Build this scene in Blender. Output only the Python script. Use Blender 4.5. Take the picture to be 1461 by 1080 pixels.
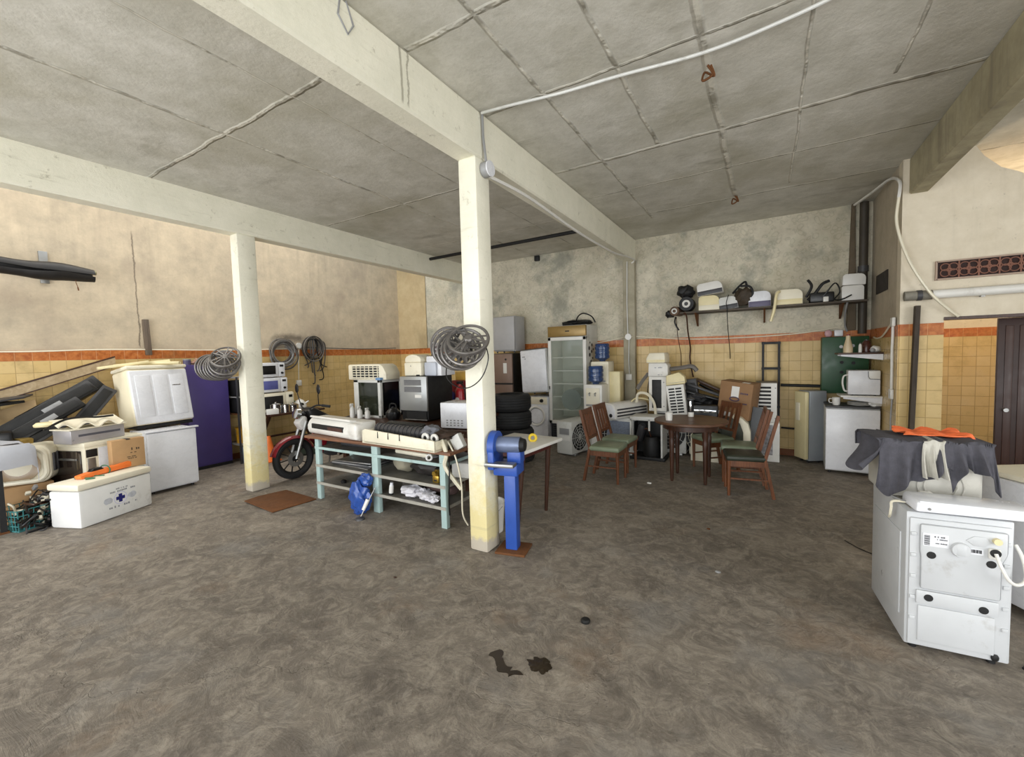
import bpy, bmesh, math, random
from mathutils import Vector, Matrix, Euler, noise as mnoise
random.seed(7)
for o in list(bpy.data.objects): bpy.data.objects.remove(o)
SC = bpy.context.scene
COL = SC.collection
PI = math.pi
R = math.radians

# ------------------------------------------------------------ camera
cam_d = bpy.data.cameras.new('camera'); cam = bpy.data.objects.new('camera', cam_d); COL.objects.link(cam)
cam_d.sensor_fit = 'HORIZONTAL'; cam_d.sensor_width = 36.0; cam_d.lens = 36.0*605.75/1461.0
cam_d.clip_start = 0.05; cam_d.clip_end = 100
yaw, pitch, roll = -0.540582, -0.0560158, -0.0274524
fw = Vector((math.sin(yaw)*math.cos(pitch), math.cos(yaw)*math.cos(pitch), math.sin(pitch)))
r0 = fw.cross(Vector((0,0,1))).normalized(); u0 = r0.cross(fw)
rt = math.cos(roll)*r0 + math.sin(roll)*u0; up = -math.sin(roll)*r0 + math.cos(roll)*u0
cam.matrix_world = Matrix(((rt.x,up.x,-fw.x,0),(rt.y,up.y,-fw.y,0),(rt.z,up.z,-fw.z,1.66),(0,0,0,1)))
SC.camera = cam

# ------------------------------------------------------------ world, lights, exposure
SC.view_settings.view_transform = 'Standard'; SC.view_settings.look = 'None'
SC.view_settings.gamma = 1.0; SC.view_settings.use_curve_mapping = False
SC.view_settings.exposure = 0.35
W = bpy.data.worlds.new('world'); SC.world = W; W.use_nodes = True
bg = W.node_tree.nodes['Background']; bg.inputs[0].default_value = (0.80,0.90,1.0,1); bg.inputs[1].default_value = 0.9
def area(name, loc, size, rot, energy, color):
    l = bpy.data.lights.new(name, 'AREA'); l.shape = 'RECTANGLE'; l.size, l.size_y = size
    l.energy = energy; l.color = color
    o = bpy.data.objects.new(name, l); COL.objects.link(o); o.location = loc; o.rotation_euler = rot
    return o
# daylight through the open street front behind the camera, and down the light well over the left aisle
area('daylight_street_front', (-3.6,-3.4,1.9), (8.0,3.2), (R(90),0,0), 215, (0.97,0.985,1.0))
area('daylight_side_gate', (4.75,0.3,1.9), (5.2,3.2), (0,R(90),0), 225, (1.0,0.985,0.955))
area('ceiling_fill_light', (-0.5,-3.5,0.35), (8.0,1.2), (R(124),0,0), 150, (1.0,0.98,0.94))  # added fill aimed upward to brighten the ceiling, standing in for ground bounce
area('daylight_light_well', (-6.85,2.0,4.75), (1.9,7.8), (0,0,0), 95, (1.0,0.91,0.78))
def point(name, loc, energy, color, rad=0.06):
    l = bpy.data.lights.new(name, 'POINT'); l.energy = energy; l.color = color; l.shadow_soft_size = rad
    o = bpy.data.objects.new(name, l); COL.objects.link(o); o.location = loc
    return o
point('corridor_lamp_light', (2.35,7.6,2.75), 42, (1.0,0.78,0.52))

# ------------------------------------------------------------ helpers
def lin(c):
    if isinstance(c, str):
        c = c.lstrip('#'); c = [int(c[i:i+2],16)/255 for i in (0,2,4)]
        c = [x/12.92 if x <= .04045 else ((x+.055)/1.055)**2.4 for x in c]
    return (c[0], c[1], c[2], 1.0)
class NT:
    def __init__(s, name):
        s.m = bpy.data.materials.new(name); s.m.use_nodes = True; s.t = s.m.node_tree
        s.b = s.t.nodes['Principled BSDF']; s.tc = s.n('ShaderNodeTexCoord')
    def n(s, typ, **kw):
        x = s.t.nodes.new(typ)
        for k, v in kw.items(): setattr(x, k, v)
        return x
    def l(s, a, b): s.t.links.new(a, b)
    def put(s, sock, v):
        if isinstance(v, bpy.types.NodeSocket): s.l(v, sock)
        else: sock.default_value = v
    def noise(s, scale, vec=None, detail=5, rough=.6, dist=0, w=None):
        x = s.n('ShaderNodeTexNoise'); x.inputs['Scale'].default_value = scale
        x.inputs['Detail'].default_value = detail; x.inputs['Roughness'].default_value = rough
        x.inputs['Distortion'].default_value = dist
        s.l(vec if vec is not None else s.tc.outputs['Object'], x.inputs['Vector'])
        return x.outputs['Fac']
    def math(s, op, a, b=0.0, c=0.0, clamp=False):
        x = s.n('ShaderNodeMath', operation=op); x.use_clamp = clamp
        s.put(x.inputs[0], a); s.put(x.inputs[1], b); s.put(x.inputs[2], c); return x.outputs[0]
    def step(s, v, lo, hi, a=0., b=1.):
        x = s.n('ShaderNodeMapRange'); x.clamp = True
        s.put(x.inputs['Value'], v); x.inputs['From Min'].default_value = lo; x.inputs['From Max'].default_value = hi
        x.inputs['To Min'].default_value = a; x.inputs['To Max'].default_value = b; return x.outputs[0]
    def mix(s, f, a, b, mode='MIX'):
        x = s.n('ShaderNodeMix', data_type='RGBA', blend_type=mode)
        s.put(x.inputs[0], f); s.put(x.inputs[6], a); s.put(x.inputs[7], b); return x.outputs[2]
    def xyz(s):
        x = s.n('ShaderNodeSeparateXYZ'); s.l(s.tc.outputs['Object'], x.inputs[0]); return x.outputs
    def vec(s, a, b, c):
        x = s.n('ShaderNodeCombineXYZ'); s.put(x.inputs[0], a); s.put(x.inputs[1], b); s.put(x.inputs[2], c); return x.outputs[0]
    def bump(s, h, strength=.3, dist=.01):
        x = s.n('ShaderNodeBump'); x.inputs['Strength'].default_value = strength; x.inputs['Distance'].default_value = dist
        s.l(h, x.inputs['Height']); s.l(x.outputs[0], s.b.inputs['Normal'])
    def line(s, coord, at, w, wob=0.0, wn=None):
        d = s.math('SUBTRACT', coord, at)
        if wn is not None: d = s.math('ADD', d, s.math('MULTIPLY', s.math('SUBTRACT', wn, .5), wob))
        return s.step(s.math('ABSOLUTE', d), w*.4, w, 1, 0)
MC = {}
def mat(name, col, rough=.5, metal=0.0, var=.10, scale=5.0, dirt=None, amt=.45, bump=0.0, coat=0.0, dscale=3.0):
    """plain painted / plastic / wood / metal surface with uneven colour and, where wanted, grime"""
    if name in MC: return MC[name]
    t = NT(name); c = lin(col)
    lo = tuple(x*(1-var) for x in c[:3])+(1,); hi = tuple(min(1,x*(1+var)) for x in c[:3])+(1,)
    f = t.noise(scale); base = t.mix(t.step(f,.3,.7), lo, hi)
    if dirt:
        d = t.noise(dscale, detail=9, rough=.72)
        base = t.mix(t.step(d, 1-amt, 1-amt+.22, 0, .8), base, lin(dirt))
    t.put(t.b.inputs['Base Color'], base)
    t.put(t.b.inputs['Roughness'], t.step(t.noise(scale*2.3), .3,.7, max(.03,rough-.08), min(1,rough+.08)))
    t.b.inputs['Metallic'].default_value = metal
    if coat: t.b.inputs['Coat Weight'].default_value = coat
    if bump: t.bump(t.noise(scale*8, detail=8), bump)
    MC[name] = t.m; return t.m
def wood(name, col, dark, rough=.45, axis=2, sc=9):
    if name in MC: return MC[name]
    t = NT(name); mp = t.n('ShaderNodeMapping'); t.l(t.tc.outputs['Object'], mp.inputs[0])
    s = [sc*4]*3; s[axis] = sc*.35; mp.inputs['Scale'].default_value = s
    f = t.noise(1.0, mp.outputs[0], detail=6, dist=1.2)
    t.put(t.b.inputs['Base Color'], t.mix(t.step(f,.3,.7), lin(dark), lin(col)))
    t.b.inputs['Roughness'].default_value = rough; t.bump(f, .15)
    MC[name] = t.m; return t.m
def glass(name, col, rough=.05, alpha=.25, trans=.0):
    if name in MC: return MC[name]
    t = NT(name); t.put(t.b.inputs['Base Color'], t.mix(t.step(t.noise(4),.35,.65), lin(col), tuple(x*.85 for x in lin(col)[:3])+(1,)))
    t.b.inputs['Roughness'].default_value = rough
    t.b.inputs['Transmission Weight'].default_value = trans
    if alpha < 1: t.b.inputs['Alpha'].default_value = alpha
    MC[name] = t.m; return t.m

class G:
    """collects shapes; .to(...) links them as ONE mesh object"""
    def __init__(s): s.bm = bmesh.new()
    def _add(s, verts, faces):
        vs = [s.bm.verts.new(v) for v in verts]
        for f in faces:
            try: s.bm.faces.new([vs[i] for i in f])
            except ValueError: pass
        return vs
    def box(s, x0,x1,y0,y1,z0,z1, bev=0.0, seg=2, rot=None, pivot=None):
        b = bmesh.new()
        bmesh.ops.create_cube(b, size=1)
        c = Vector(((x0+x1)/2,(y0+y1)/2,(z0+z1)/2)); d = (abs(x1-x0),abs(y1-y0),abs(z1-z0))
        for v in b.verts: v.co = Vector((v.co.x*d[0], v.co.y*d[1], v.co.z*d[2]))
        if bev: bmesh.ops.bevel(b, geom=list(b.edges), offset=min(bev, min(d)*.45), segments=seg, affect='EDGES', profile=.5)
        m = Matrix.Translation(c)
        if rot:
            p = Vector(pivot) if pivot else c
            m = Matrix.Translation(p) @ Euler([R(a) for a in rot]).to_matrix().to_4x4() @ Matrix.Translation(-p) @ m
        b.transform(m); s._merge(b); return s
    def _merge(s, b):
        idx = {}
        for v in b.verts: idx[v] = s.bm.verts.new(v.co)
        for f in b.faces:
            try: s.bm.faces.new([idx[v] for v in f.verts])
            except ValueError: pass
        b.free()
    def cyl(s, p0, p1, r0, r1=None, n=16, cap=True):
        p0, p1 = Vector(p0), Vector(p1); r1 = r0 if r1 is None else r1
        d = (p1-p0).normalized(); a = d.orthogonal().normalized(); b = d.cross(a)
        vs = [p0+(a*math.cos(2*PI*i/n)+b*math.sin(2*PI*i/n))*r0 for i in range(n)] + [p1+(a*math.cos(2*PI*i/n)+b*math.sin(2*PI*i/n))*r1 for i in range(n)]
        fs = [(i,(i+1)%n,n+(i+1)%n,n+i) for i in range(n)]
        if cap: fs += [tuple(range(n-1,-1,-1)), tuple(range(n,2*n))]
        s._add(vs, fs); return s
    def bar(s, p0, p1, w, t):
        """straight bar of rectangular section w x t"""
        p0, p1 = Vector(p0), Vector(p1); d = (p1-p0).normalized()
        ref = Vector((0,0,1)) if abs(d.z) < .9 else Vector((1,0,0))
        a = d.cross(ref).normalized(); b = a.cross(d).normalized()
        vs = [p+a*sx*w/2+b*sy*t/2 for p in (p0,p1) for sx,sy in ((-1,-1),(1,-1),(1,1),(-1,1))]
        s._add(vs, [(0,1,5,4),(1,2,6,5),(2,3,7,6),(3,0,4,7),(3,2,1,0),(4,5,6,7)]); return s
    def tube(s, pts, r, n=8, closed=False):
        P = [Vector(p) for p in pts]; N = len(P); rings = []
        a = None
        for i in range(N):
            if closed: d = (P[(i+1)%N]-P[i-1])
            else: d = P[min(i+1,N-1)]-P[max(i-1,0)]
            d = d.normalized() if d.length > 1e-9 else Vector((0,0,1))
            a = d.orthogonal().normalized() if a is None else (a-d*a.dot(d)).normalized()
            b = d.cross(a); rr = r[i] if isinstance(r,(list,tuple)) else r
            rings.append([s.bm.verts.new(P[i]+(a*math.cos(2*PI*k/n)+b*math.sin(2*PI*k/n))*rr) for k in range(n)])
        for i in range(N if closed else N-1):
            A, B = rings[i], rings[(i+1)%N]; sh = 0
            if closed and i == N-1:
                sh = min(range(n), key=lambda q: (A[0].co-B[q].co).length)
            for k in range(n):
                try: s.bm.faces.new((A[k],A[(k+1)%n],B[(k+1+sh)%n],B[(k+sh)%n]))
                except ValueError: pass
        if not closed:
            s.bm.faces.new(rings[0][::-1]); s.bm.faces.new(rings[-1])
        return s
    def lathe(s, prof, n=24, loc=(0,0,0), rot=None):
        m = Matrix.Translation(Vector(loc))
        if rot: m = m @ Euler([R(a) for a in rot]).to_matrix().to_4x4()
        rings = []
        for r, z in prof:
            rings.append([s.bm.verts.new(m @ Vector((r*math.cos(2*PI*k/n), r*math.sin(2*PI*k/n), z))) for k in range(n)] if r > 1e-5 else [s.bm.verts.new(m @ Vector((0,0,z)))])
        for A, B in zip(rings, rings[1:]):
            for k in range(n):
                q = (k+1)%n
                if len(A) == 1 and len(B) == 1: continue
                if len(A) == 1: f = (A[0],B[q],B[k])
                elif len(B) == 1: f = (A[k],A[q],B[0])
                else: f = (A[k],A[q],B[q],B[k])
                try: s.bm.faces.new(f)
                except ValueError: pass
        return s
    def ring(s, c, Rr, r, rot=(0,0,0), n=28, m=8, sx=1.0, sy=1.0):
        e = Euler([R(a) for a in rot]).to_matrix(); c = Vector(c)
        return s.tube([c + e @ Vector((Rr*sx*math.cos(2*PI*i/n), Rr*sy*math.sin(2*PI*i/n), 0)) for i in range(n)], r, m, True)
    def prism(s, poly, axis, a0, a1, bev=0.0):
        b = bmesh.new(); n = len(poly)
        def mk(u, v, a): return {'x':(a,u,v),'y':(u,a,v),'z':(u,v,a)}[axis]
        A = [b.verts.new(mk(u,v,a0)) for u,v in poly]; B = [b.verts.new(mk(u,v,a1)) for u,v in poly]
        b.faces.new(A[::-1]); b.faces.new(B)
        for i in range(n): b.faces.new((A[i],A[(i+1)%n],B[(i+1)%n],B[i]))
        bmesh.ops.recalc_face_normals(b, faces=list(b.faces))
        if bev: bmesh.ops.bevel(b, geom=list(b.edges), offset=bev, segments=2, affect='EDGES', profile=.5)
        s._merge(b); return s
    def sheet(s, fn, nu, nv, th=.004):
        b = bmesh.new()
        vs = [[b.verts.new(fn(i/nu, j/nv)) for j in range(nv+1)] for i in range(nu+1)]
        for i in range(nu):
            for j in range(nv): b.faces.new((vs[i][j],vs[i+1][j],vs[i+1][j+1],vs[i][j+1]))
        bmesh.ops.recalc_face_normals(b, faces=list(b.faces))
        bmesh.ops.solidify(b, geom=list(b.faces), thickness=th)
        s._merge(b); return s
    def blob(s, c, rad, seed=0, amp=.25, freq=1.6, sub=3):
        b = bmesh.new(); bmesh.ops.create_icosphere(b, subdivisions=sub, radius=1)
        for v in b.verts:
            k = 1 + amp*mnoise.noise(v.co*freq+Vector((seed*3.1,seed*1.7,seed)))
            v.co = Vector((c[0]+v.co.x*rad[0]*k, c[1]+v.co.y*rad[1]*k, c[2]+v.co.z*rad[2]*k))
        s._merge(b); return s
    def xf(s, rot=(0,0,0), loc=(0,0,0), pivot=(0,0,0), scale=None):
        p = Vector(pivot)
        m = Matrix.Translation(Vector(loc)) @ Matrix.Translation(p) @ Euler([R(a) for a in rot]).to_matrix().to_4x4() @ Matrix.Translation(-p)
        s.bm.transform(m); return s
    def to(s, name, m, parent=None, label=None, loc=None, rot=None, sharp=.6):
        me = bpy.data.meshes.new(name)
        bmesh.ops.recalc_face_normals(s.bm, faces=list(s.bm.faces))
        for f in s.bm.faces: f.smooth = True
        for e in s.bm.edges:
            if len(e.link_faces) == 2 and e.calc_face_angle(0) > sharp: e.smooth = False
        s.bm.to_mesh(me); s.bm.free(); me.materials.append(m)
        o = bpy.data.objects.new(name, me); COL.objects.link(o)
        if parent: o.parent = parent
        if loc: o.location = loc
        if rot: o.rotation_euler = [R(a) for a in rot]
        if label: o['label'] = label
        return o
def tag(o, label, cat, group=None, kind=None):
    o['label'] = label; o['category'] = cat
    if group: o['group'] = group
    if kind: o['kind'] = kind
    return o
def thing(name, label, cat, loc=(0,0,0), rz=0, group=None, rot=None):
    o = bpy.data.objects.new(name, None); COL.objects.link(o); o.empty_display_size = .1
    o.location = loc; o.rotation_euler = [R(a) for a in rot] if rot else (0,0,R(rz))
    return tag(o, label, cat, group)
def struct(g, name, m, loc=None):
    o = g.to(name, m, loc=loc); o['kind'] = 'structure'; return o
def dup(root, label=None, loc=None, rz=None, group=None, rot=None):
    def cp(o, par):
        c = o.copy(); COL.objects.link(c)
        if par: c.parent = par
        for ch in list(o.children): cp(ch, c)
        return c
    r = cp(root, None)
    if label: r['label'] = label
    if loc: r.location = loc
    if rz is not None: r.rotation_euler = (0,0,R(rz))
    if rot: r.rotation_euler = [R(a) for a in rot]
    if group: r['group'] = group
    return r
def catmull(pts, k=6, closed=False):
    P = [Vector(p) for p in pts]; out = []; n = len(P)
    for i in range(n if closed else n-1):
        g = lambda j: P[j % n] if closed else P[max(0,min(n-1,j))]
        a,b,c,d = g(i-1),g(i),g(i+1),g(i+2)
        for q in range(k):
            t = q/k
            out.append(.5*((2*b)+(c-a)*t+(2*a-5*b+4*c-d)*t*t+(3*b-a-3*c+d)*t**3))
    if not closed: out.append(P[-1])
    return out
def cable(pts, r, m, label, cat='cable', name='cable', k=6, group=None):
    o = G().tube(catmull(pts,k), r, 6).to(name, m); return tag(o, label, cat, group)
def rrect(w, h, r, n=5, cx=0, cy=0):
    out = []
    for qx,qy,a0 in ((1,1,0),(-1,1,90),(-1,-1,180),(1,-1,270)):
        for i in range(n+1):
            a = R(a0+90*i/n); out.append((cx+qx*(w/2-r)+r*math.cos(a), cy+qy*(h/2-r)+r*math.sin(a)))
    return out
# ------------------------------------------------------------ room materials
def mat_floor():
    t = NT('worn_concrete_floor'); x,y,z = t.xyz()
    mp = t.n('ShaderNodeMapping'); t.l(t.tc.outputs['Object'], mp.inputs[0]); mp.inputs['Rotation'].default_value = (0,0,R(18)); mp.inputs['Scale'].default_value = (.75,1.3,1)
    a = t.noise(.55, detail=7, rough=.62, dist=.6); b = t.noise(2.2, mp.outputs[0], detail=12, rough=.8, dist=1.0); c = t.noise(7, detail=14, rough=.84, dist=1.2)
    base = t.mix(t.step(b,.36,.64), lin('#625a52'), lin('#92887b'))
    base = t.mix(t.step(a,.42,.66,0,.55), base, lin('#5f5851'))
    base = t.mix(t.step(c,.46,.61,0,.55), base, lin('#b3a99a'))
    c2 = t.noise(3.5, t.vec(t.math('ADD',x,4.), y, z), detail=14, rough=.84, dist=1.5)
    base = t.mix(t.step(c2,.50,.63,0,.55), base, lin('#4d463f'))
    gp = t.noise(1.7, t.vec(t.math('ADD',x,9.), y, z), detail=6); base = t.mix(t.step(gp,.55,.7,0,.35), base, lin('#8b8a88'))
    rust = t.noise(1.1, t.vec(t.math('ADD',x,7.3), y, z), detail=8, rough=.7)
    base = t.mix(t.step(rust,.57,.72,0,.4), base, lin('#86684a'))
    # tyre marks running to the camera
    ty = t.math('MULTIPLY', t.math('ADD', t.line(t.math('ADD', x, t.math('MULTIPLY', y, .32)), -1.17, .10, .06, b), t.line(t.math('ADD', x, t.math('MULTIPLY', y, .32)), -2.1, .09, .06, b)), t.step(y, 2.3, 1.0, 0, .22))
    base = t.mix(ty, base, lin('#3c3733'))
    v = t.n('ShaderNodeTexVoronoi', feature='DISTANCE_TO_EDGE'); v.inputs['Scale'].default_value = .55
    wv = t.n('ShaderNodeVectorMath', operation='ADD'); t.l(t.tc.outputs['Object'], wv.inputs[0])
    nz = t.n('ShaderNodeTexNoise'); nz.inputs['Scale'].default_value = 2.5; nz.inputs['Detail'].default_value = 6; t.l(t.tc.outputs['Object'], nz.inputs['Vector']); t.l(nz.outputs['Color'], wv.inputs[1]); t.l(wv.outputs[0], v.inputs['Vector'])
    crack = t.step(v.outputs['Distance'], .0, .004, .35, 0)
    base = t.mix(t.math('MULTIPLY', crack, t.step(a,.4,.55)), base, lin('#3a342f'))
    sp = t.noise(45, detail=5); base = t.mix(t.step(sp,.64,.72,0,.7), base, lin('#3d3833'))
    t.put(t.b.inputs['Base Color'], base)
    t.put(t.b.inputs['Roughness'], t.step(b,.3,.7,.55,.85))
    h = t.math('ADD', t.math('MULTIPLY', c, .5), t.math('ADD', b, t.math('MULTIPLY', crack, -.5)))
    t.bump(h, .55, .025); return t.m
def mat_ceiling():
    t = NT('stained_painted_concrete_ceiling'); x,y,z = t.xyz()
    a = t.noise(.8, detail=6, dist=.4); b = t.noise(3.2, detail=9, rough=.7); c = t.noise(14, detail=8, rough=.7); wn = t.noise(2.0, detail=4)
    base = t.mix(t.step(b,.35,.66), lin('#bdbaae'), lin('#d6d3c9'))
    base = t.mix(t.step(a,.48,.68,0,.65), base, lin('#a5a08b'))
    base = t.mix(t.step(c,.5,.75,0,.2), base, lin('#8f8a78'))
    dd = t.noise(1.4, t.vec(t.math('MULTIPLY',x,.5), t.math('ADD',t.math('MULTIPLY',y,1.6),3.), z), detail=8, rough=.7)
    base = t.mix(t.step(dd,.58,.72,0,.5), base, lin('#7d7867'))
    mask = None
    rb = t.step(x,-2.0,-1.99)  # right bay
    lb = t.step(x,-2.2,-2.19,1,0)
    def add(mk):
        nonlocal mask
        mask = mk if mask is None else t.math('MAXIMUM', mask, mk)
    for at, w, y0, y1 in ((-1.46,.022,0,6.6),(-.90,.022,0,4.3),(-.36,.035,0,6.3),(.23,.014,3.0,6.2),(.80,.014,0,4.2)):
        add(t.math('MULTIPLY', t.math('MULTIPLY', t.line(x, at, w, .05, wn), rb), t.math('MULTIPLY', t.step(y,y0,y0+.02), t.step(y,y1,y1+.02,1,0))))
    for at, w in ((2.12,.025),(3.02,.018),(4.37,.03),(5.3,.014),(6.38,.02),(.7,.02)):
        add(t.math('MULTIPLY', t.line(y, at, w, .08, wn), rb))
    for at, w in ((-4.02,.025),(-3.05,.012)):
        add(t.math('MULTIPLY', t.line(x, at, w, .06, wn), lb))
    for at, w in ((2.0,.025),(4.1,.018),(5.9,.014),(-.2,.02)):
        add(t.math('MULTIPLY', t.line(y, at, w, .08, wn), lb))
    br = t.step(t.noise(5, detail=3), .25, .5)
    mask = t.math('MULTIPLY', mask, br)
    base = t.mix(t.math('MULTIPLY', mask, .55), base, t.mix(t.step(t.noise(3.5),.5,.6), lin('#dcd7c8'), lin('#6a6351')))
    t.put(t.b.inputs['Base Color'], base); t.b.inputs['Roughness'].default_value = .9
    h = t.math('ADD', t.math('MULTIPLY', mask, 1.6), t.math('ADD', t.math('MULTIPLY', c, .25), t.math('MULTIPLY', t.noise(45, detail=4), .12)))
    t.bump(h, .5, .03); return t.m
def mat_plaster(name, c1, c2, mold, moldamt=.55, blotch=0., streak=0., sd=0., left=False):
    t = NT(name); x,y,z = t.xyz(); P = t.vec(t.math('ADD',x,sd), t.math('ADD',y,sd*.7), z)
    a = t.noise(.9, P, detail=7, rough=.6, dist=.5); b = t.noise(4, P, detail=9, rough=.72); c = t.noise(26, P, detail=6)
    base = t.mix(t.step(b,.34,.66), lin(c1), lin(c2))
    base = t.mix(t.step(a,1-moldamt,1-moldamt+.2,0,.75), base, lin(mold))
    if streak:
        s = t.noise(1.0, t.vec(t.math('MULTIPLY',x,9), t.math('MULTIPLY',y,9), t.math('MULTIPLY',z,.7)), detail=5)
        base = t.mix(t.math('MULTIPLY', t.step(s,.5,.7,0,streak), t.step(z,1.9,3.4,.25,1)), base, lin('#6e665b'))
    if left:
        ck = t.math('MULTIPLY', t.line(y, 2.55, .012, .10, t.noise(3.0, P, detail=8, rough=.7)), t.math('MULTIPLY', t.step(z,1.9,1.95), t.step(z,3.5,3.6,1,0)))
        base = t.mix(t.math('MULTIPLY', ck, .75), base, lin('#5f5448'))
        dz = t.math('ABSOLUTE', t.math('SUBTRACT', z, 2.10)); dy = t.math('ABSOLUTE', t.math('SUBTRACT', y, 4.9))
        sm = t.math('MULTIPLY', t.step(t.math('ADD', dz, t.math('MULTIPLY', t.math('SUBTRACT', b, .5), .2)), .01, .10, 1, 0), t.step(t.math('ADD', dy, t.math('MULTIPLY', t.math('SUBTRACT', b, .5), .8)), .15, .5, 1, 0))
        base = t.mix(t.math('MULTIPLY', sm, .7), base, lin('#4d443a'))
    if blotch:
        wv = t.n('ShaderNodeVectorMath', operation='ADD'); t.l(P, wv.inputs[0])
        nz = t.n('ShaderNodeTexNoise'); nz.inputs['Scale'].default_value = 6; nz.inputs['Detail'].default_value = 8; t.l(P, nz.inputs['Vector'])
        sc_ = t.n('ShaderNodeVectorMath', operation='SCALE'); sc_.inputs['Scale'].default_value = .16; t.l(nz.outputs['Color'], sc_.inputs[0]); t.l(sc_.outputs[0], wv.inputs[1])
        v = t.n('ShaderNodeTexVoronoi', feature='F1'); v.inputs['Scale'].default_value = 5.0; t.l(wv.outputs[0], v.inputs['Vector'])
        v2 = t.n('ShaderNodeTexVoronoi', feature='F1'); v2.inputs['Scale'].default_value = 11.0; t.l(wv.outputs[0], v2.inputs['Vector'])
        sp1 = t.math('MULTIPLY', t.step(v.outputs['Distance'],.22,.42,1,0), t.step(c,.35,.6,.4,1))
        base = t.mix(t.math('MULTIPLY', sp1, blotch*.7), base, lin('#b7b59e'))
        k = t.step(t.math('ABSOLUTE', t.math('SUBTRACT', v2.outputs['Distance'], .38)), .0, .10, 1, 0)
        base = t.mix(t.math('MULTIPLY', k, blotch*.5), base, lin('#7b7a66'))
        gm = t.noise(1.6, t.vec(t.math('ADD',x,17.), y, z), detail=9, rough=.7)
        base = t.mix(t.step(gm,.50,.66,0,.7), base, lin('#83857a'))
    sp = t.noise(11, P, detail=10, rough=.8)
    base = t.mix(t.step(sp,.60,.72,0,.55), base, lin('#5f594e'))
    t.put(t.b.inputs['Base Color'], base); t.b.inputs['Roughness'].default_value = .88
    t.bump(t.math('ADD', t.math('MULTIPLY', c, .4), b), .25, .012); return t.m
def mat_tile(name, along, top=1.745, band=1.872):
    t = NT(name); x,y,z = t.xyz(); u = x if along == 'x' else y
    T = .1475
    br = t.n('ShaderNodeTexBrick'); br.offset = 0; br.squash = 1
    t.l(t.vec(u, t.math('SUBTRACT', z, top-12*T), 0.), br.inputs['Vector'])
    br.inputs['Scale'].default_value = 1; br.inputs['Brick Width'].default_value = T; br.inputs['Row Height'].default_value = T
    br.inputs['Mortar Size'].default_value = .0035; br.inputs['Mortar Smooth'].default_value = .35
    br.inputs['Color1'].default_value = lin('#d3b882'); br.inputs['Color2'].default_value = lin('#cbae74'); br.inputs['Mortar'].default_value = lin('#ad9260')
    base = br.outputs['Color']
    n = t.noise(3, detail=8, rough=.7); o = t.noise(17, detail=4)
    orange = t.mix(t.step(o,.35,.65), lin('#a4592a'), lin('#c47a42'))
    orange = t.mix(t.step(br.outputs['Fac'],.3,.9,0,.5), orange, lin('#d9a878'))
    s1 = t.step(z, top-.002, top+.002); s2 = t.step(z, .1, .104, 1, 0)
    base = t.mix(s1, base, orange); base = t.mix(s2, base, lin('#7a4a2a'))
    base = t.mix(t.step(n,.52,.75,0,.5), base, lin('#8a7448'))
    t.put(t.b.inputs['Base Color'], base); t.b.inputs['Roughness'].default_value = .16
    t.put(t.b.inputs['Roughness'], t.step(n,.35,.7,.22,.5)); t.b.inputs['Specular IOR Level'].default_value = .28
    t.bump(t.math('ADD', t.math('MULTIPLY', br.outputs['Fac'], -1.0), t.math('MULTIPLY', o, .06)), .5, .004); return t.m
def mat_beampaint():
    t = NT('chipped_pale_green_paint'); x,y,z = t.xyz()
    a = t.noise(2, detail=8, rough=.7); b = t.noise(9, detail=9, rough=.75)
    base = t.mix(t.step(a,.35,.65), lin('#e0ddca'), lin('#eeead8'))
    low = t.math('MULTIPLY', t.step(t.math('ADD', z, t.math('MULTIPLY', t.math('SUBTRACT', b,.5), 1.3)), .30,.80,1,0), 1.0)
    base = t.mix(t.math('MULTIPLY', low, .7), base, lin('#d6c374'))
    foot = t.step(t.math('ADD', z, t.math('MULTIPLY', t.math('SUBTRACT', b,.5), .25)), .08,.13,1,0)
    base = t.mix(foot, base, lin('#b9b0a0'))
    base = t.mix(t.step(b,.60,.70,0,.6), base, lin('#8f876c'))
    dr = t.math('MULTIPLY', t.math('MAXIMUM', t.line(y, 2.06, .012, .05, a), t.line(y, 2.12, .010, .08, b)), t.math('MULTIPLY', t.step(z,3.27,3.3), t.step(x,-2.1,-2.09)))
    base = t.mix(t.math('MULTIPLY', dr, .6), base, lin('#7d7562'))
    s = t.noise(1.0, t.vec(t.math('MULTIPLY',x,2), t.math('MULTIPLY',y,2), t.math('MULTIPLY',z,22)), detail=4)
    base = t.mix(t.step(s,.62,.72,0,.25), base, lin('#a09a80'))
    t.put(t.b.inputs['Base Color'], base); t.b.inputs['Roughness'].default_value = .75
    t.bump(t.math('ADD', b, t.math('MULTIPLY', s, .5)), .4, .012); return t.m

# ------------------------------------------------------------ room shell
XL, YB, ZC = -7.84, 7.70, 3.63
m_floor = mat_floor(); m_ceil = mat_ceiling(); m_beam = mat_beampaint()
m_pl_left = mat_plaster('aged_plaster_left', '#aea18c', '#c9b99f', '#a39482', .5, streak=.18, left=True)
m_pl_back = mat_plaster('mouldy_plaster_back', '#bdb5a2', '#d5ceba', '#aba28a', .5, blotch=.6, sd=3.)
m_pl_warm = mat_plaster('warm_lit_plaster', '#b8a27c', '#c7b48d', '#9c8a68', .5, sd=5.)  # yellowish light on the back left strip, put into the plaster colour
m_pl_cream = mat_plaster('cream_plaster', '#cfc4ae', '#ddd3bf', '#bdb199', .4, streak=.12, sd=9.)
m_tile_x = mat_tile('yellow_wall_tile_back', 'x'); m_tile_y = mat_tile('yellow_wall_tile_side', 'y')
struct(G().box(XL-.2,5,-3.6,12,-.2,0), 'floor', m_floor)
struct(G().box(-5.85,5,-3.6,12,ZC,ZC+.2), 'ceiling', m_ceil)
struct(G().box(XL-.2,XL,-3.6,YB+.2,0,4.9), 'wall_left', m_pl_left)
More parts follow.
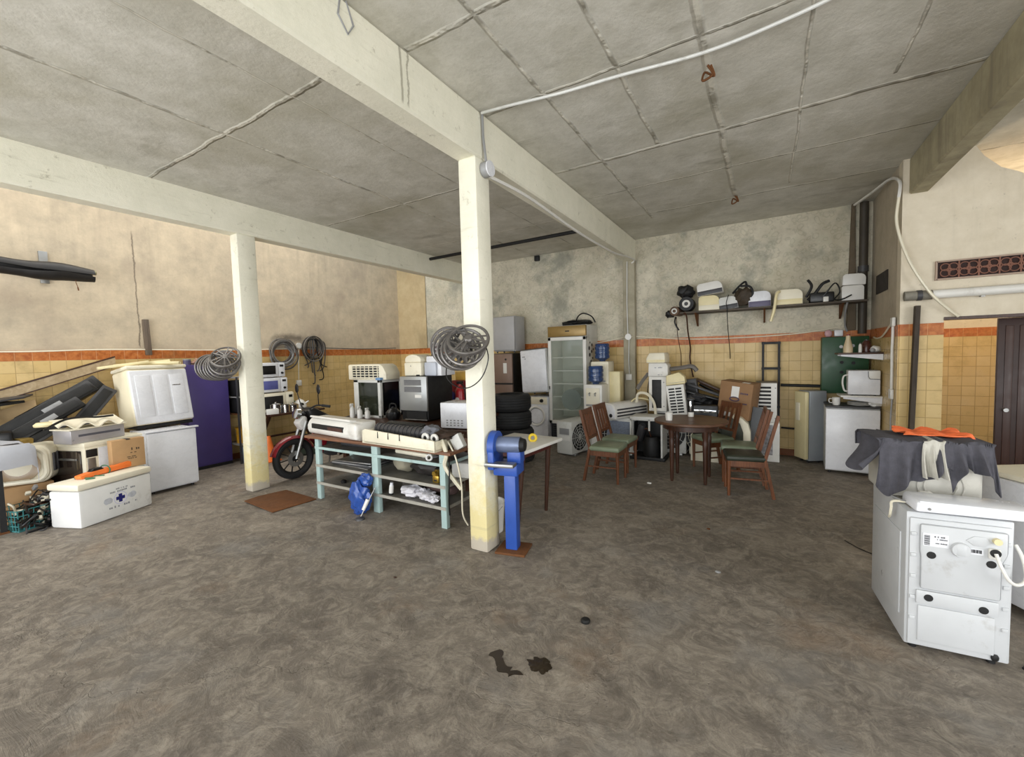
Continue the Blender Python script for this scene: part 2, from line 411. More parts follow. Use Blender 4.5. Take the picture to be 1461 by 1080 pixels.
struct(G().box(XL,1.25,YB,YB+.2,0,4.9), 'wall_back', m_pl_back)
yw0, yw1 = 6.2, 6.36
struct(G().box(1.25,1.42,yw1,YB+.2,0,ZC), 'wall_niche', mat_plaster('shaded_plaster_niche', '#a89d8a', '#bdb19d', '#8d8371', .5, sd=2.))  # side face of the cream wall, its shade put into a darker colour
# the far wall with the corridor opening; its top is broken away on the right
cw = G()
cw.prism([(1.25,0),(1.60,0),(1.60,1.915),(5,1.915),(5,2.3),(2.55,2.98),(2.1,3.31),(1.98,3.38),(1.86,3.52),(1.80,3.63),(1.25,3.63)], 'y', yw0, yw1)
struct(cw, 'wall_corridor', m_pl_cream)
struct(G().box(1.25,1.60,yw0-.012,yw0,0,1.872), 'trim_1', m_tile_x)
struct(G().box(XL,1.25,YB-.012,YB,0,1.872), 'trim_2', m_tile_x)
struct(G().box(XL,XL+.012,-3.6,YB-.012,0,1.872), 'trim_3', m_tile_y)
struct(G().box(1.238,1.25,6.2,YB-.012,0,1.872), 'trim_4', m_tile_y)
# corridor behind the opening
struct(G().box(1.42,3.6,8.9,9.1,0,ZC), 'wall_passage', m_pl_cream)
struct(G().box(1.42,3.6,8.888,8.9,0,1.872), 'trim_5', m_tile_x)
struct(G().box(3.6,3.75,6.36,9.1,0,ZC), 'wall_passage_right', m_pl_cream)
struct(G().box(4.9,5.1,3.2,6.2,0,ZC), 'wall_right', m_pl_cream)
# back left wall strip with yellowish light put into its colour, wall pillars
struct(G().box(XL,XL+.9,YB-.03,YB-.0125,1.872,4.0), 'trim_6', m_pl_warm)
# pillars and beams
def pillar(x0,x1,y0,y1,zt):
    g = G(); g.box(x0,x1,y0,y1,0,zt,bev=.02,seg=2); return g
pg = pillar(-2.175,-1.995,2.85,3.05,3.262)
struct(pg, 'pillar', m_beam)
struct(pillar(-5.77,-5.60,2.84,3.07,3.252), 'pillar', m_beam)
struct(pillar(-2.20,-1.99,YB-.13,YB-.013,3.262), 'pillar', mat_plaster('bare_grey_pillar', '#9f9984', '#b3ab96', '#857e69', .5, sd=11.))
def beam(x0,x1,y0,y1,z0,z1):
    g = G(); n = 24
    for i in range(1):
        g.box(x0,x1,y0,y1,z0,z1,bev=.015,seg=1)
    return g
struct(beam(-2.19,-1.995,-3.6,YB,3.255,ZC), 'beam', m_beam)
struct(beam(-5.80,-5.60,-3.6,YB,3.25,ZC+.2), 'beam', m_beam)
struct(beam(1.30,1.46,-3.6,6.2,3.255,ZC), 'beam', mat_plaster('weathered_beam', '#9a9278', '#b3aa8c', '#857c60', .5, streak=.5, sd=4.))
# ------------------------------------------------------------ object materials
white = mat('white_enamel', '#d9dade', .28, var=.04, dirt='#a79f92', amt=.38)
white2 = mat('white_plastic', '#dcdad4', .38, var=.05, dirt='#9c9282', amt=.40)
grey_white = mat('grubby_white_metal', '#cfcfca', .42, var=.06, dirt='#857b6c', amt=.44)
ivory = mat('yellowed_plastic', '#e0d3a6', .42, var=.06, dirt='#a08f66', amt=.40)
cream = mat('cream_plastic', '#e3dcc6', .42, var=.05, dirt='#a3967c', amt=.40)
black = mat('black_plastic', '#101012', .35, var=.25, dirt='#4b4742', amt=.30)
dblack = mat('matt_black', '#0e0e0f', .6, var=.3, dirt='#34312d', amt=.38)
darkgrey = mat('dark_grey_plastic', '#3a3a3d', .45, var=.15, dirt='#6a655d', amt=.36)
grey = mat('grey_plastic', '#8e8e8e', .4, var=.1, dirt='#5d5850', amt=.36)
steel = mat('dull_steel', '#9c9c9a', .38, .85, var=.12, dirt='#6d5d4c', amt=.38)
chrome = mat('polished_chrome', '#d8d8d8', .12, 1.0, var=.05)
alu = mat('worn_wheel_cover_silver', '#75716e', .38, .55, var=.15, dirt='#4d4742', amt=.48)
fin = mat('dark_coil_fins', '#2a2b2a', .6, .3, var=.3, scale=30)
bluepaint = mat('pale_blue_paint', '#a5bcb9', .5, var=.1, dirt='#6e6a5a', amt=.42, dscale=6)
rustm = mat('rusty_steel', '#68401f', .8, .2, var=.25, dirt='#3d2b20', amt=.45, bump=.3)
cardboard = mat('brown_cardboard', '#b08c62', .8, var=.08, dirt='#8a6a46', amt=.4)
ink = mat('dark_print', '#4a3d30', .7, var=.1)
blueink = mat('navy_print', '#1b1b6b', .6, var=.1)
greyink = mat('grey_print', '#8a8c93', .6, var=.1)
red = mat('red_paint', '#7d1620', .3, var=.15)
orange_p = mat('orange_plastic', '#ee7a34', .45, var=.08, dirt='#b0532a', amt=.36)
green_p = mat('green_plastic', '#2f6a4a', .5, var=.1)
rubber = mat('tyre_rubber', '#1b1b1c', .75, var=.2, dirt='#4a463f', amt=.40)
wdark = wood('dark_stained_wood', '#4a2c1c', '#2b170e', .4)
wmid = wood('reddish_chair_wood', '#7a4a2b', '#4a2a18', .38)
wtable = wood('worn_table_wood', '#6d4c36', '#473022', .45, axis=0, sc=5)
wpale = wood('pale_board', '#b7a283', '#97825f', .6, axis=0, sc=3)
greenseat = mat('green_vinyl', '#7d8870', .42, var=.14, dirt='#4a5140', amt=.42)
darkseat = mat('dark_vinyl', '#2a2f25', .45, var=.2)
def dots(g, x0, z0, w, h, y, seed, fill=.7):
    """a line of small print, as short dark strokes"""
    rnd = random.Random(seed); x = x0
    while x < x0+w:
        a = h*rnd.uniform(.35,.8)
        if rnd.random() < fill: g.box(x, min(x+a,x0+w), y-.0012, y, z0, z0+h*rnd.uniform(.7,1))
        x += a+h*.25
    return g

# ------------------------------------------------------------ generic builders (front is -y, base at z = 0)
def microwave(name, label, loc, rz, w=.46, d=.36, h=.28, body=white, doorm=black, group=None, cat='microwave'):
    t = thing(name, label, cat, loc, rz, group)
    G().box(-w/2,w/2,-d/2+.02,d/2,.012,h,bev=.012).to('body', body, t)
    dw = w*.74
    G().box(-w/2+.004,-w/2+dw,-d/2,-d/2+.022,.018,h-.006,bev=.008).to('door', body, t)
    G().box(-w/2+.05,-w/2+dw-.05,-d/2-.003,-d/2+.004,.06,h-.05,bev=.01).to('door_window', doorm, t)
    G().box(-w/2+dw+.004,w/2-.004,-d/2+.002,-d/2+.022,.018,h-.006,bev=.006).to('control_panel', body, t)
    G().cyl((w/2-.06,-d/2+.004,h*.30),(w/2-.06,-d/2-.018,h*.30),.022,.018).to('knob', black, t)
    G().box(w/2-.095,w/2-.03,-d/2-.001,-d/2+.004,h*.72,h*.86).to('display', black, t)
    for sx in (-1,1):
        for sy in (-1,1): G().cyl((sx*(w/2-.05),sy*(d/2-.06),0),(sx*(w/2-.05),sy*(d/2-.06),.014),.014,n=10).to('foot', black, t)
    return t
def outdoor_unit(name, label, loc, rz, w=.75, d=.28, h=.54, group=None, body=grey_white, coil=True):
    t = thing(name, label, 'air conditioner', loc, rz, group)
    G().box(-w/2,w/2,-d/2,d/2,.03,h,bev=.015).to('casing', body, t)
    cx = -w*.12; r = h*.40
    g = G()
    for k in range(1,6): g.ring((cx,-d/2-.004,h*.52), r*k/5, .0035, (90,0,0), 28, 5)
    for k in range(12):
        a = 2*PI*k/12; g.cyl((cx,-d/2-.004,h*.52),(cx+r*math.cos(a),-d/2-.004,h*.52+r*math.sin(a)),.003,n=5)
    g.to('fan_grille', body, t)
    G().cyl((cx,-d/2+.002,h*.52),(cx,-d/2-.001,h*.52),r,n=28).to('fan_opening', dblack, t)
    G().box(w/2-.002,w/2+.004,-d/2+.03,d/2-.02,.07,h-.05).to('coil', fin, t) if coil else None
    G().box(-w/2-.004,-w/2+.002,-d/2+.05,d/2-.06,h*.62,h*.8,bev=.003).to('handle', grey, t)
    G().box(-w/2-.003,-w/2+.002,-d/2+.03,d/2-.03,h*.45,h*.58).to('sticker', white2, t)
    for sx in (-1,1): G().box(sx*w*.32-.03,sx*w*.32+.03,-d/2-.02,d/2+.02,0,.032,bev=.004).to('foot', steel, t)
    return t
def fridge(name, label, loc, rz, w, d, h, body=white, side=None, top=None, group=None, door=.05, cat='fridge'):
    t = thing(name, label, cat, loc, rz, group)
    G().box(-w/2,w/2,-d/2+door,d/2,.03,h,bev=.008).to('body', side or body, t)
    G().box(-w/2,w/2,-d/2,-d/2+door-.006,.05,h-.012,bev=.012).to('door', body, t)
    G().box(-w/2+.01,w/2-.01,-d/2+door-.008,-d/2+door+.002,.055,h-.02).to('door_seal', darkgrey, t)
    if top: G().box(-w/2-.004,w/2+.004,-d/2+.005,d/2,h,h+.022,bev=.006).to('worktop', top, t)
    for sx in (-1,1):
        for sy in (-1,1): G().cyl((sx*(w/2-.05),sy*(d/2-.08),0),(sx*(w/2-.05),sy*(d/2-.08),.035),.018,n=10).to('foot', black, t)
    return t
def ac_cover(g, w, h, d, r=.09, y0=0):
    """end-on split air conditioner cover: rounded front top corner"""
    p = [(-w/2,0),(w/2,0)] + [(w/2-r+r*math.cos(R(a)), h-r+r*math.sin(R(a))) for a in range(0,91,15)] + [(-w/2+r*.6+r*.6*math.cos(R(a)), h-r*.6+r*.6*math.sin(R(a))) for a in range(90,181,15)]
    return g.prism(p, 'y', y0, y0+d, bev=.006)
def spray_bottle(name, label, loc, m, h=.22, group=None):
    t = thing(name, label, 'bottle', loc, 0, group)
    G().lathe([(0,0),(.036,0),(.038,.01),(.038,h*.55),(.02,h*.72),(.014,h*.78),(0,h*.78)],16).to('bottle_body', m, t)
    G().box(-.012,.012,-.035,.02,h*.78,h*.92,bev=.004).box(-.006,.006,-.04,-.03,h*.66,h*.86,bev=.002).to('spray_head', m, t)
    return t
def hubcap(name, label, loc, rot, Rr=.175, spokes=5, seed=0, group=None):
    rnd = random.Random(seed); t = thing(name, label, 'wheel cover', loc, rot=rot, group=group)
    G().lathe([(Rr,-.022),(Rr+.003,-.008),(Rr,.004),(Rr-.008,.009),(Rr-.020,.004),(Rr-.022,-.003),(Rr-.008,-.014),(Rr-.004,-.022),(Rr,-.022)],40).to('rim', alu, t)
    g = G()
    for k in range(spokes):
        a = 2*PI*k/spokes
        c, s_ = math.cos(a), math.sin(a)
        for q in (-1,1):
            p0 = Vector((c*.028-s_*q*.012, s_*.028+c*q*.012, .012)); p1 = Vector((c*(Rr-.015)-s_*q*.03, s_*(Rr-.015)+c*q*.03, .0))
            g.bar(p0,p1,.013,.007)
    g.to('spokes', alu, t)
    G().lathe([(0,.02),(.026,.018),(.036,.008),(.036,-.008),(0,-.008)],18).to('hub', alu, t)
    return t
def coil_tube(turns, Rr, c, axis_rot, r, seed, spread=.05, sag=.12, n=26):
    rnd = random.Random(seed); pts = []; e = Euler([R(a) for a in axis_rot]).to_matrix(); c = Vector(c)
    for k in range(int(turns*n)):
        a = 2*PI*k/n; q = k/n
        rr = Rr*(1+.16*mnoise.noise(Vector((q*1.7,seed,0)))+.10*math.sin(q*2.4+seed))
        pts.append(c + e @ Vector((rr*math.cos(a), rr*math.sin(a)*(1+sag), spread*mnoise.noise(Vector((q*.9,seed*2,3))))))
    return pts

# ------------------------------------------------------------ left aisle
# cooler with the blue cross
ct = thing('cooler_box', 'large white cooler box with blue cross emblem on its front, on the floor', 'cooler', (-6.30,1.63,0), 112)
L_, D_, H_ = .74, .38, .46
G().box(-L_/2,L_/2,-D_/2,D_/2,0,H_-.075,bev=.025).to('body', mat('scuffed_white_foam','#e2e2e0',.6,var=.04,dirt='#9d968a',amt=.43,dscale=4), ct)
G().box(-L_/2-.008,L_/2+.008,-D_/2-.008,D_/2+.008,H_-.07,H_,bev=.02).to('lid', mat('cream_foam_lid','#e4ddc9',.6,var=.05,dirt='#a99d84',amt=.4), ct)
# the cooler's printed front faces +x of the room: that is its local -y side after the turn
ct.rotation_euler = (0,0,R(112))
yf = -D_/2-.0005
g = G(); a = .018; b = .055
g.box(.02-a,.02+a,yf-.0015,yf,.20-b+.01,.20+b-.01); g.box(.02-b+.01,.02+b-.01,yf-.0015,yf,.20-a,.20+a)
g.to('blue_cross', blueink, ct, 'navy blue cross printed on cooler front')
g = G(); g.ring((.02,yf,.20),.066,.0022,(90,0,0),28,5); g.to('printed_ring', mat('lilac_print','#b9b6e0',.6,var=.05), ct)
g = G(); dots(g,-.03,.30,.13,.016,yf,1); dots(g,-.10,.272,.28,.018,yf,2); dots(g,-.10,.105,.24,.024,yf,3); dots(g,.17,.11,.02,.022,yf,4,1)
g.to('printed_lettering', greyink, ct)
g = G(); g.blob((-.105,yf,.20),(.045,.001,.032),3); g.blob((.145,yf,.20),(.045,.001,.032),4); g.to('printed_mark', mat('pale_grey_print','#bdc0c8',.6,var=.15,scale=40), ct)

# orange tool case, green strap and cord lying on the cooler
t = thing('power_tool', 'orange and black power tool tied with a green cord on the white cooler', 'power tool', (-6.36,1.67,.46), 112)
g = G(); g.prism([(-.26,0),(-.20,.0),(.26,.01),(.27,.07),(.22,.085),(.05,.06),(-.16,.055),(-.27,.04)],'y',-.045,.045,bev=.012); g.to('housing', orange_p, t)
G().prism([(-.16,.05),(-.02,.055),(-.05,.085),(-.13,.085)],'y',-.03,.03,bev=.008).to('handle', black, t)
g = G(); g.ring((.0,0,.038),.06,.006,(0,90,8),20,6,sx=.85); g.to('tie', green_p, t)
cable([(-6.16,1.46,.468),(-6.15,1.53,.468),(-6.24,1.47,.47),(-6.30,1.42,.468),(-6.36,1.44,.468),(-6.30,1.53,.468),(-6.20,1.62,.468)], .006, green_p, 'thin green cord curled on the near end of the cooler lid', 'cord', 'cord')

# cooker with dark glass oven door, its side to the camera
t = thing('oven', 'cream cooker with dark glass oven door standing behind the white cooler', 'oven', (-7.02,1.80,0), 108)
w, d, h = .66, .62, .79
G().box(-w/2,w/2,-d/2,d/2,.04,h-.05,bev=.008).to('body', cream, t)
G().box(-w/2-.008,w/2+.008,-d/2-.012,d/2,h-.055,h,bev=.012).to('top_panel', cream, t)
G().box(-w/2-.014,-w/2+.0,-d/2+.05,d/2-.06,.22,h-.09,bev=.006).to('oven_door', mat('smoked_oven_glass','#2e2621',.08,var=.2,coat=.5), t, 'dark glass oven door')
G().box(-w/2-.03,-w/2-.02,-d/2+.09,d/2-.10,h-.20,h-.175,bev=.004).box(-w/2-.03,-w/2-.012,-d/2+.10,-d/2+.12,h-.2,h-.175).to('door_handle', steel, t)
G().box(-w/2+.01,-w/2+.12,-d/2-.006,-d/2+.004,h-.17,h-.08,bev=.003).to('control_strip', dblack, t)
G().box(-w/2+.02,-w/2+.10,-d/2-.005,-d/2+.004,.30,h-.18,bev=.004).to('vent_panel', steel, t)
G().box(-w/2+.13,w/2-.2,-d/2-.008,-d/2+.003,.25,h-.075,bev=.004).to('side_panel', white, t, 'clean white side panel')
for sx in (-1,1):
    for sy in (-1,1): G().cyl((sx*.27,sy*.25,0),(sx*.27,sy*.25,.045),.02,n=10).to('foot', black, t)
# carton leaning on the cooker
t = thing('cardboard_box', 'small brown carton with faint print standing on the far end of the cooler', 'box', (-6.46,1.90,.463), 96)
G().box(-.155,.155,-.05,.05,0,.335,bev=.004).to('carton', cardboard, t)
g = G(); dots(g,-.06,.20,.16,.03,-.051,5); dots(g,-.0,.165,.07,.012,-.051,6); dots(g,-.02,.12,.09,.012,-.051,7); dots(g,-.03,.10,.10,.012,-.051,8); g.to('printed_lettering', ink, t)
G().box(-.02,.02,-.052,.03,.327,.337).to('hand_hole', dblack, t)

# slotted silver appliance and torn foam on the cooker
t = thing('ventilation_unit', 'low silver slotted appliance lying on top of the cream cooker', 'appliance', (-6.86,1.70,.79), 108)
G().box(-.27,.27,-.14,.14,0,.155,bev=.01).to('casing', mat('brushed_silver','#b3b0b3',.35,.4,var=.08,dirt='#8a8580',amt=.4), t)
G().box(-.20,.22,-.143,-.13,.075,.10).to('slot', mat('slot_shadow_plastic','#55555f',.5,var=.1), t)
G().box(-.29,.29,-.155,.15,.155,.17,bev=.004).to('lid', cream, t)
t = G().sheet(lambda u,v: (-6.66-.34*v, 1.40+.56*u, .985+.03*math.sin(u*19)*(1-v)+.06*v), 34, 6, .012).to('foam_sheet', cream); tag(t, 'wavy edged cream foam sheet lying on the silver slotted appliance', 'foam sheet')
cable([(-6.62,1.28,.99),(-6.66,1.45,1.075),(-6.72,1.62,1.08),(-6.78,1.75,1.06),(-6.8,1.9,1.06)], .012, black, 'black hose curved over the foam sheet by the cooker', 'hose', 'hose')
t = G().lathe([(0,0),(.09,0),(.095,.02),(.07,.045),(0,.05)],24).to('ceramic_dish', ivory, loc=(-6.95,1.36,1.0)); tag(t, 'yellowed round dish at the near end of the foam sheet', 'dish')

# low crate-like shelf that carries the heap of black casings
wt = thing('pallet_shelf', 'long low wooden shelf against the left wall under the black casings', 'shelf', (-7.52,1.35,0))
G().box(-.28,.22,-1.0,.85,.70,.76,bev=.005).to('shelf_board', wpale, wt)
for sy in (-.95,-.1,.8):
    for sx in (-.24,.18): G().box(sx-.025,sx+.025,sy-.025,sy+.025,0,.70).to('leg', wpale, wt)
def casing(name, label, a, b, w, t_, m=black, extra=True):
    """flat appliance casing leaning along a -> b"""
    a, b = Vector(a), Vector(b); d = b-a; ln = d.length
    o = thing(name, label, 'appliance casing', a, group='black casings heaped by the left wall')
    ex = d.normalized(); ez = (Vector((1,0,.55))).normalized(); ez = (ez-ex*ez.dot(ex)).normalized(); ey = ez.cross(ex)
    o.rotation_euler = Matrix((ex,ey,ez)).transposed().to_euler()
    G().box(0,ln,-w/2,w/2,0,t_,bev=.012).to('shell', m, o)
    G().box(.04,ln-.04,-w/2+.03,w/2-.03,t_,t_+.006,bev=.003).to('front_panel', dblack, o)
    if extra: G().box(ln*.42,ln*.62,-w*.28,w*.12,t_+.006,t_+.014,bev=.003).to('circuit_board', grey, o)
    return o
casing('appliance_casing','black casing leaning highest in the heap, against the washing machine side',(-7.62,1.30,.98),(-7.62,2.02,1.45),.20,.06)
casing('appliance_casing','long black casing with silver board in the middle of the heap',(-7.42,1.10,.90),(-7.50,1.92,1.40),.17,.06)
casing('appliance_casing','black casing lying lowest in front of the heap, ending near the foam sheet',(-7.22,1.12,.84),(-7.32,1.75,1.22),.15,.06)
casing('appliance_casing','thin black casing nearest the washing machine, leaning steeply',(-7.30,1.68,.90),(-7.40,2.06,1.36),.16,.05,darkgrey,False)
casing('appliance_casing','short dark grey casing at the foot of the heap',(-7.18,1.22,.78),(-7.28,1.62,1.02),.13,.05,darkgrey,False)
o = thing('board', 'long pale board with dark edges leaning over the black casings on the left wall', 'board', (-7.72,1.05,1.20))
G().prism([(-.12,0),(1.17,.46),(1.17,.575),(-.12,.115)],'x',-.02,.02).to('panel', wpale, o)
G().prism([(-.125,.112),(1.17,.572),(1.17,.59),(-.125,.13)],'x',-.024,.024).prism([(-.12,-.012),(1.17,.448),(1.17,.462),(-.12,.002)],'x',-.024,.024).to('edge_strip', wdark, o)
# tan padded sheets and a speaker at the frame edge
o = G().sheet(lambda u,v: (-7.5-.25*v, .95+.5*u, .90+.30*v+.05*math.sin(u*5+v*3)), 12, 8, .03).to('foam_pad', mat('tan_foam','#b59a72',.9,var=.12)); tag(o, 'tan foam pad tucked below the pale leaning board', 'foam pad')
t = thing('loudspeaker', 'small black loudspeaker box on the low shelf at the photo\'s left edge', 'loudspeaker', (-7.16,.99,.765), 80)
G().box(-.16,.16,-.12,.12,0,.21,bev=.03).to('cabinet', black, t)
G().cyl((0,-.121,.10),(0,-.128,.10),.075,n=24).to('cone', dblack, t)
t = thing('dark_sheet', 'flat dark panel projecting at the left edge under the wall tiles', 'panel', (-7.55,.92,1.27), rot=(6,0,8))
G().prism([(-.2,-.5),(.2,-.5),(.2,.36),(-.05,.52),(-.2,.45)],'z',0,.02,bev=.004).to('sheet', darkgrey, t)
G().prism([(-.2,-.5),(.2,-.5),(.2,.36),(.1,.3),(-.15,.3)],'z',-.05,-.02,bev=.004).to('lower_sheet', black, t)
t = G().box(-.05,.05,-.06,.06,0,.10,bev=.01,rot=(0,10,20)).to('gear_motor', mat('brass_parts','#a48a4c',.4,.6,var=.2), loc=(-7.14,1.22,.775)); tag(t, 'small brass coloured motor at the foot of the black casings', 'motor')

# old television tub and grey cloth at the left frame edge
t = thing('television', 'old cream television with rounded screen on the floor, under the grey cloth', 'television', (-6.98,1.14,.60), 62)
g = G(); P = rrect(.52,.42,.10)
g.prism(P,'y',-.02,.30,bev=.02); g.to('casing', cream, t)
g = G(); g.tube([(x*.86,-.03,z*.86) for x,z in rrect(.52,.42,.12,8)],.026,8,True); g.to('bezel', cream, t)
g = G(); g.lathe([(0,-.02),(.10,-.016),(.17,-.004),(.185,.006)],28,(0,-.034,0),(90,0,0)); o = g.to('screen', mat('dusty_tan_screen','#9a8468',.25,var=.1), t)
for k in range(2): G().box(.255,.275,.02+.1*k,.08+.1*k,-.1,.1,bev=.004).to('side_vent', darkgrey, t)
t2 = G().box(-.22,.20,-.26,.24,0,.385,bev=.006).to('cardboard_box', cardboard, loc=(-7.10,1.14,0)); tag(t2, 'brown carton on the floor under the old cream television', 'box')
t = thing('steel_table', 'dark metal table under the grey cloth at the left edge of the photo', 'table', (-6.96,.70,0))
G().box(-.42,.42,-.8,.44,.83,.86,bev=.004).to('tabletop', darkgrey, t)
for sx in (-.38,.38):
    for sy in (-.76,.24):
        lg = G().box(sx-.022,sx+.022,sy-.022,sy+.022,.02,.83).to('leg', dblack, t); G().box(sx-.035,sx+.035,sy-.035,sy+.035,0,.02).to('foot_plate', rustm, lg)
def clothL(u,v):
    y = -.82+1.42*u; x = -.46+.98*v; ov = max(0,y-.46); ox = max(0,x-.43)
    z = .885 - ov*1.1 - ox*2.2 - .25*max(0,u-.75)*v + .016*math.sin(u*17+v*5)+.02*math.sin(v*15-u*6)
    return (-6.96+min(x,.47)+.03*math.sin(u*11)*(ox>0), .70+min(y,.50), z)
t = G().sheet(clothL, 40, 30, .005).to('cloth', mat('pale_grey_cloth','#a9abb2',.9,var=.12,scale=3)); tag(t, 'pale grey cloth draped over the dark table at the left edge', 'cloth')
# heap of cables with basket
t = thing('basket', 'teal plastic basket full of cables on the floor beside the cooler', 'basket', (-6.66,1.08,0), 20)
g = G()
for s_ in (-1,1):
    for k in range(9): g.bar((-.16+.04*k,s_*.12,.0),(-.17+.0425*k,s_*.13,.22),.006,.006)
    for k in range(7): g.bar((s_*.16,-.12+.04*k,.0),(s_*.17,-.125+.0417*k,.22),.006,.006)
for z in (.01,.06,.11,.16,.215):
    q = .16+.01*z/.2; g.tube([(-q,-q*.76,z),(q,-q*.76,z),(q,q*.76,z),(-q,q*.76,z)],.006,5,True)
g.box(-.16,.16,-.12,.12,0,.006); g.to('mesh_wall', mat('teal_plastic','#3f7f80',.5,var=.1), t)
for k in range(34):
    rnd = random.Random(k); c = Vector((-6.60+rnd.uniform(-.14,.14),1.20+rnd.uniform(-.12,.12),.05+.32*rnd.random()*(1-.5*(k%3==0))))
    pts = [c+Vector((rnd.uniform(-.2,.2),rnd.uniform(-.12,.12),rnd.uniform(-.05,.05)-.02*q)) for q in range(6)]
    pts = [Vector((p.x,p.y,max(.012,p.z))) for p in pts]
    o = G().tube(catmull(pts,6), rnd.choice([.007,.009,.011]), 6).to('cable', [black,black,darkgrey,cream,wdark][k%5])
    tag(o, 'one of the dark tangled cables heaped in and around the teal basket', 'cable', 'tangled cables by the teal basket')
for k,(x,y,z,m) in enumerate([(-6.68,1.14,.34,cream),(-6.60,1.22,.28,grey),(-6.54,1.22,.20,cream),(-6.64,1.26,.30,grey),(-6.48,1.18,.10,cream),(-6.72,1.2,.38,grey)]):
    o = G().box(-.03,.03,-.02,.02,-.014,.014,bev=.005,rot=(20*k,15*k-30,40*k)).to('plug', m, loc=(x,y,z)); tag(o, 'small pale plug or adapter among the tangled cables by the teal basket', 'plug', 'plugs in the cable heap')

# white chest on the floor and washing machine tilted on top of it
t = fridge('refrigerator', 'white low fridge on the floor carrying the tilted washing machine, its back open', (-6.93,2.43,0), 90, .54, .52, .80, white)
t.rotation_euler = (0,0,R(91))
G().box(-.285,.30,-.27,-.19,.795,.815,bev=.003).to('top_rail', white, t)
G().box(-.268,-.264,-.14,.22,.10,.74).to('back_cavity', dblack, t)
g = G()
for k in range(6): g.tube(catmull([(-.272,-.12+.05*k,.1),(-.285,-.1+.05*k,.3+.02*k),(-.274,-.11+.05*k,.5),(-.285,-.09+.045*k,.72)],4),.006,5)
g.to('cooling_pipe', steel, t)
G().blob((-.275,.08,.22),(.04,.09,.10),2,.1).to('compressor', dblack, t)
t = thing('washing_machine', 'white and cream washing machine with ribbed panels tilted on top of the low fridge', 'washing machine', (-7.24,2.50,.835), 97)
w, d, h = .70, .40, .80
bp = mat('cream_washer_side','#e6dcc0',.4,var=.05,dirt='#b5a47c',amt=.38)
g = G().box(-w/2,w/2,-d/2+.01,d/2,.0,h-.05,bev=.03,seg=3); g.xf(rot=(-10,0,0)); g.to('body', bp, t, 'cream tub side')
g = G().box(-w/2+.01,w/2-.01,-d/2-.004,-d/2+.03,.01,h-.07,bev=.02,seg=3); g.xf(rot=(-10,0,0)); fp = g.to('front_panel', white, t)
for k in range(3):
    x0 = -w/2+.06+k*.20; g = G().box(x0,x0+.17,-d/2-.012,-d/2+.0,.10,h-.14,bev=.008); g.xf(rot=(-10,0,0)); g.to('raised_panel', white, fp)
g = G(); dots(g,.13,.50,.10,.015,-d/2-.013,9,1); g.xf(rot=(-10,0,0)); g.to('badge', ink, fp)
g = G().box(-w/2-.01,w/2+.01,-d/2-.0,d/2,h-.05,h,bev=.02); g.xf(rot=(-10,0,0)); g.to('lid', cream, t)
g = G().box(-w/2+.02,w/2-.02,-d/2+.03,d/2-.02,-.02,.02); g.to('base', dblack, t)
for k,(x,y,a,l) in enumerate([(-7.28,2.18,12,.52),(-7.34,2.40,-6,.60),(-7.40,2.62,9,.46),(-7.24,2.58,-14,.40)]):
    o = G().box(-l/2,l/2,-.035,.035,-.018,.018,bev=.01,rot=(0,3*k-4,0)).to('foam_strip', ivory, loc=(x,y,1.645+.018*(k%2)+.02), rot=(0,-4,70+a))
    tag(o, ['longest near cream foam strip pointing left on the tilted washing machine','cream foam strip across the middle of the washing machine top','cream foam strip at the back of the washing machine top','short cream foam strip at the far end of the washing machine top'][k], 'foam strip', 'foam strips on the washing machine')

# purple cupboard
t = thing('metal_cupboard', 'tall purple metal cupboard against the left wall', 'cupboard', (-7.67,3.26,0), 90)
pm = mat('purple_paint','#4b3f7e',.42,var=.07,dirt='#3a3066',amt=.4)
G().box(-.30,.29,-.13,.14,.05,1.64,bev=.006).to('body', pm, t)
G().box(-.295,.285,-.142,-.13,.07,1.62,bev=.004).to('door', pm, t)
G().box(-.30,.29,-.12,.13,0,.05).to('plinth', dblack, t)
for k in range(7):
    rnd = random.Random(50+k); c = Vector((-7.62,3.12+.06*k,1.665+.03*(k%2)))
    o = G().ring(c,.05,.012,(rnd.uniform(-25,25),rnd.uniform(-20,20),0),18,6).ring(c+Vector((.01,.01,.02)),.045,.011,(rnd.uniform(-25,25),rnd.uniform(-20,20),0),18,6).to('cable_coil', mat('pinkish_cable','#b08a78',.5,var=.1))
    tag(o, 'small pinkish coil of cable in a row on top of the purple cupboard', 'cable coil', 'cable coils on the purple cupboard')
t = thing('jar', 'dark jar with pale lid on the near end of the purple cupboard', 'jar', (-7.62,3.03,1.64)); G().lathe([(0,0),(.05,0),(.05,.07),(0,.07)],16).to('glass_body', mat('violet_jar','#5a5478',.2,var=.1), t); G().lathe([(0,.07),(.052,.07),(.052,.09),(0,.092)],16).to('lid', grey, t)

# left wall: tarp roll on bracket, stake, sockets and coils
t = thing('rolled_awning', 'black rolled up awning jutting from a wall bracket high on the left wall', 'awning', (-7.50,0,0))
def aw(u,v):
    y = -.6+2.62*u; z = 2.86+.09*math.sin(PI*min(1,(u*.9+.28)))-.02; a = 2*PI*v
    rr = (.080+.022*math.sin(u*9)+.014*math.sin(u*23))*(1-.35*max(0,u-.8)*5*.5)
    return (.8*rr*math.cos(a), y, z + rr*math.sin(a) - .045*(math.sin(a)<0)*abs(math.sin(u*7)))
G().sheet(aw,44,14,.006).to('rolled_fabric', mat('black_tarpaulin','#191615',.45,var=.3,dirt='#4a4238',amt=.35), t)
G().cyl((0,-.6,2.95),(0,2.0,2.87),.016,n=10).cyl((.0,1.98,2.872),(0,2.04,2.868),.03,n=10).to('rod', mat('drab_pipe','#8a8466',.5,.3,var=.1), t)
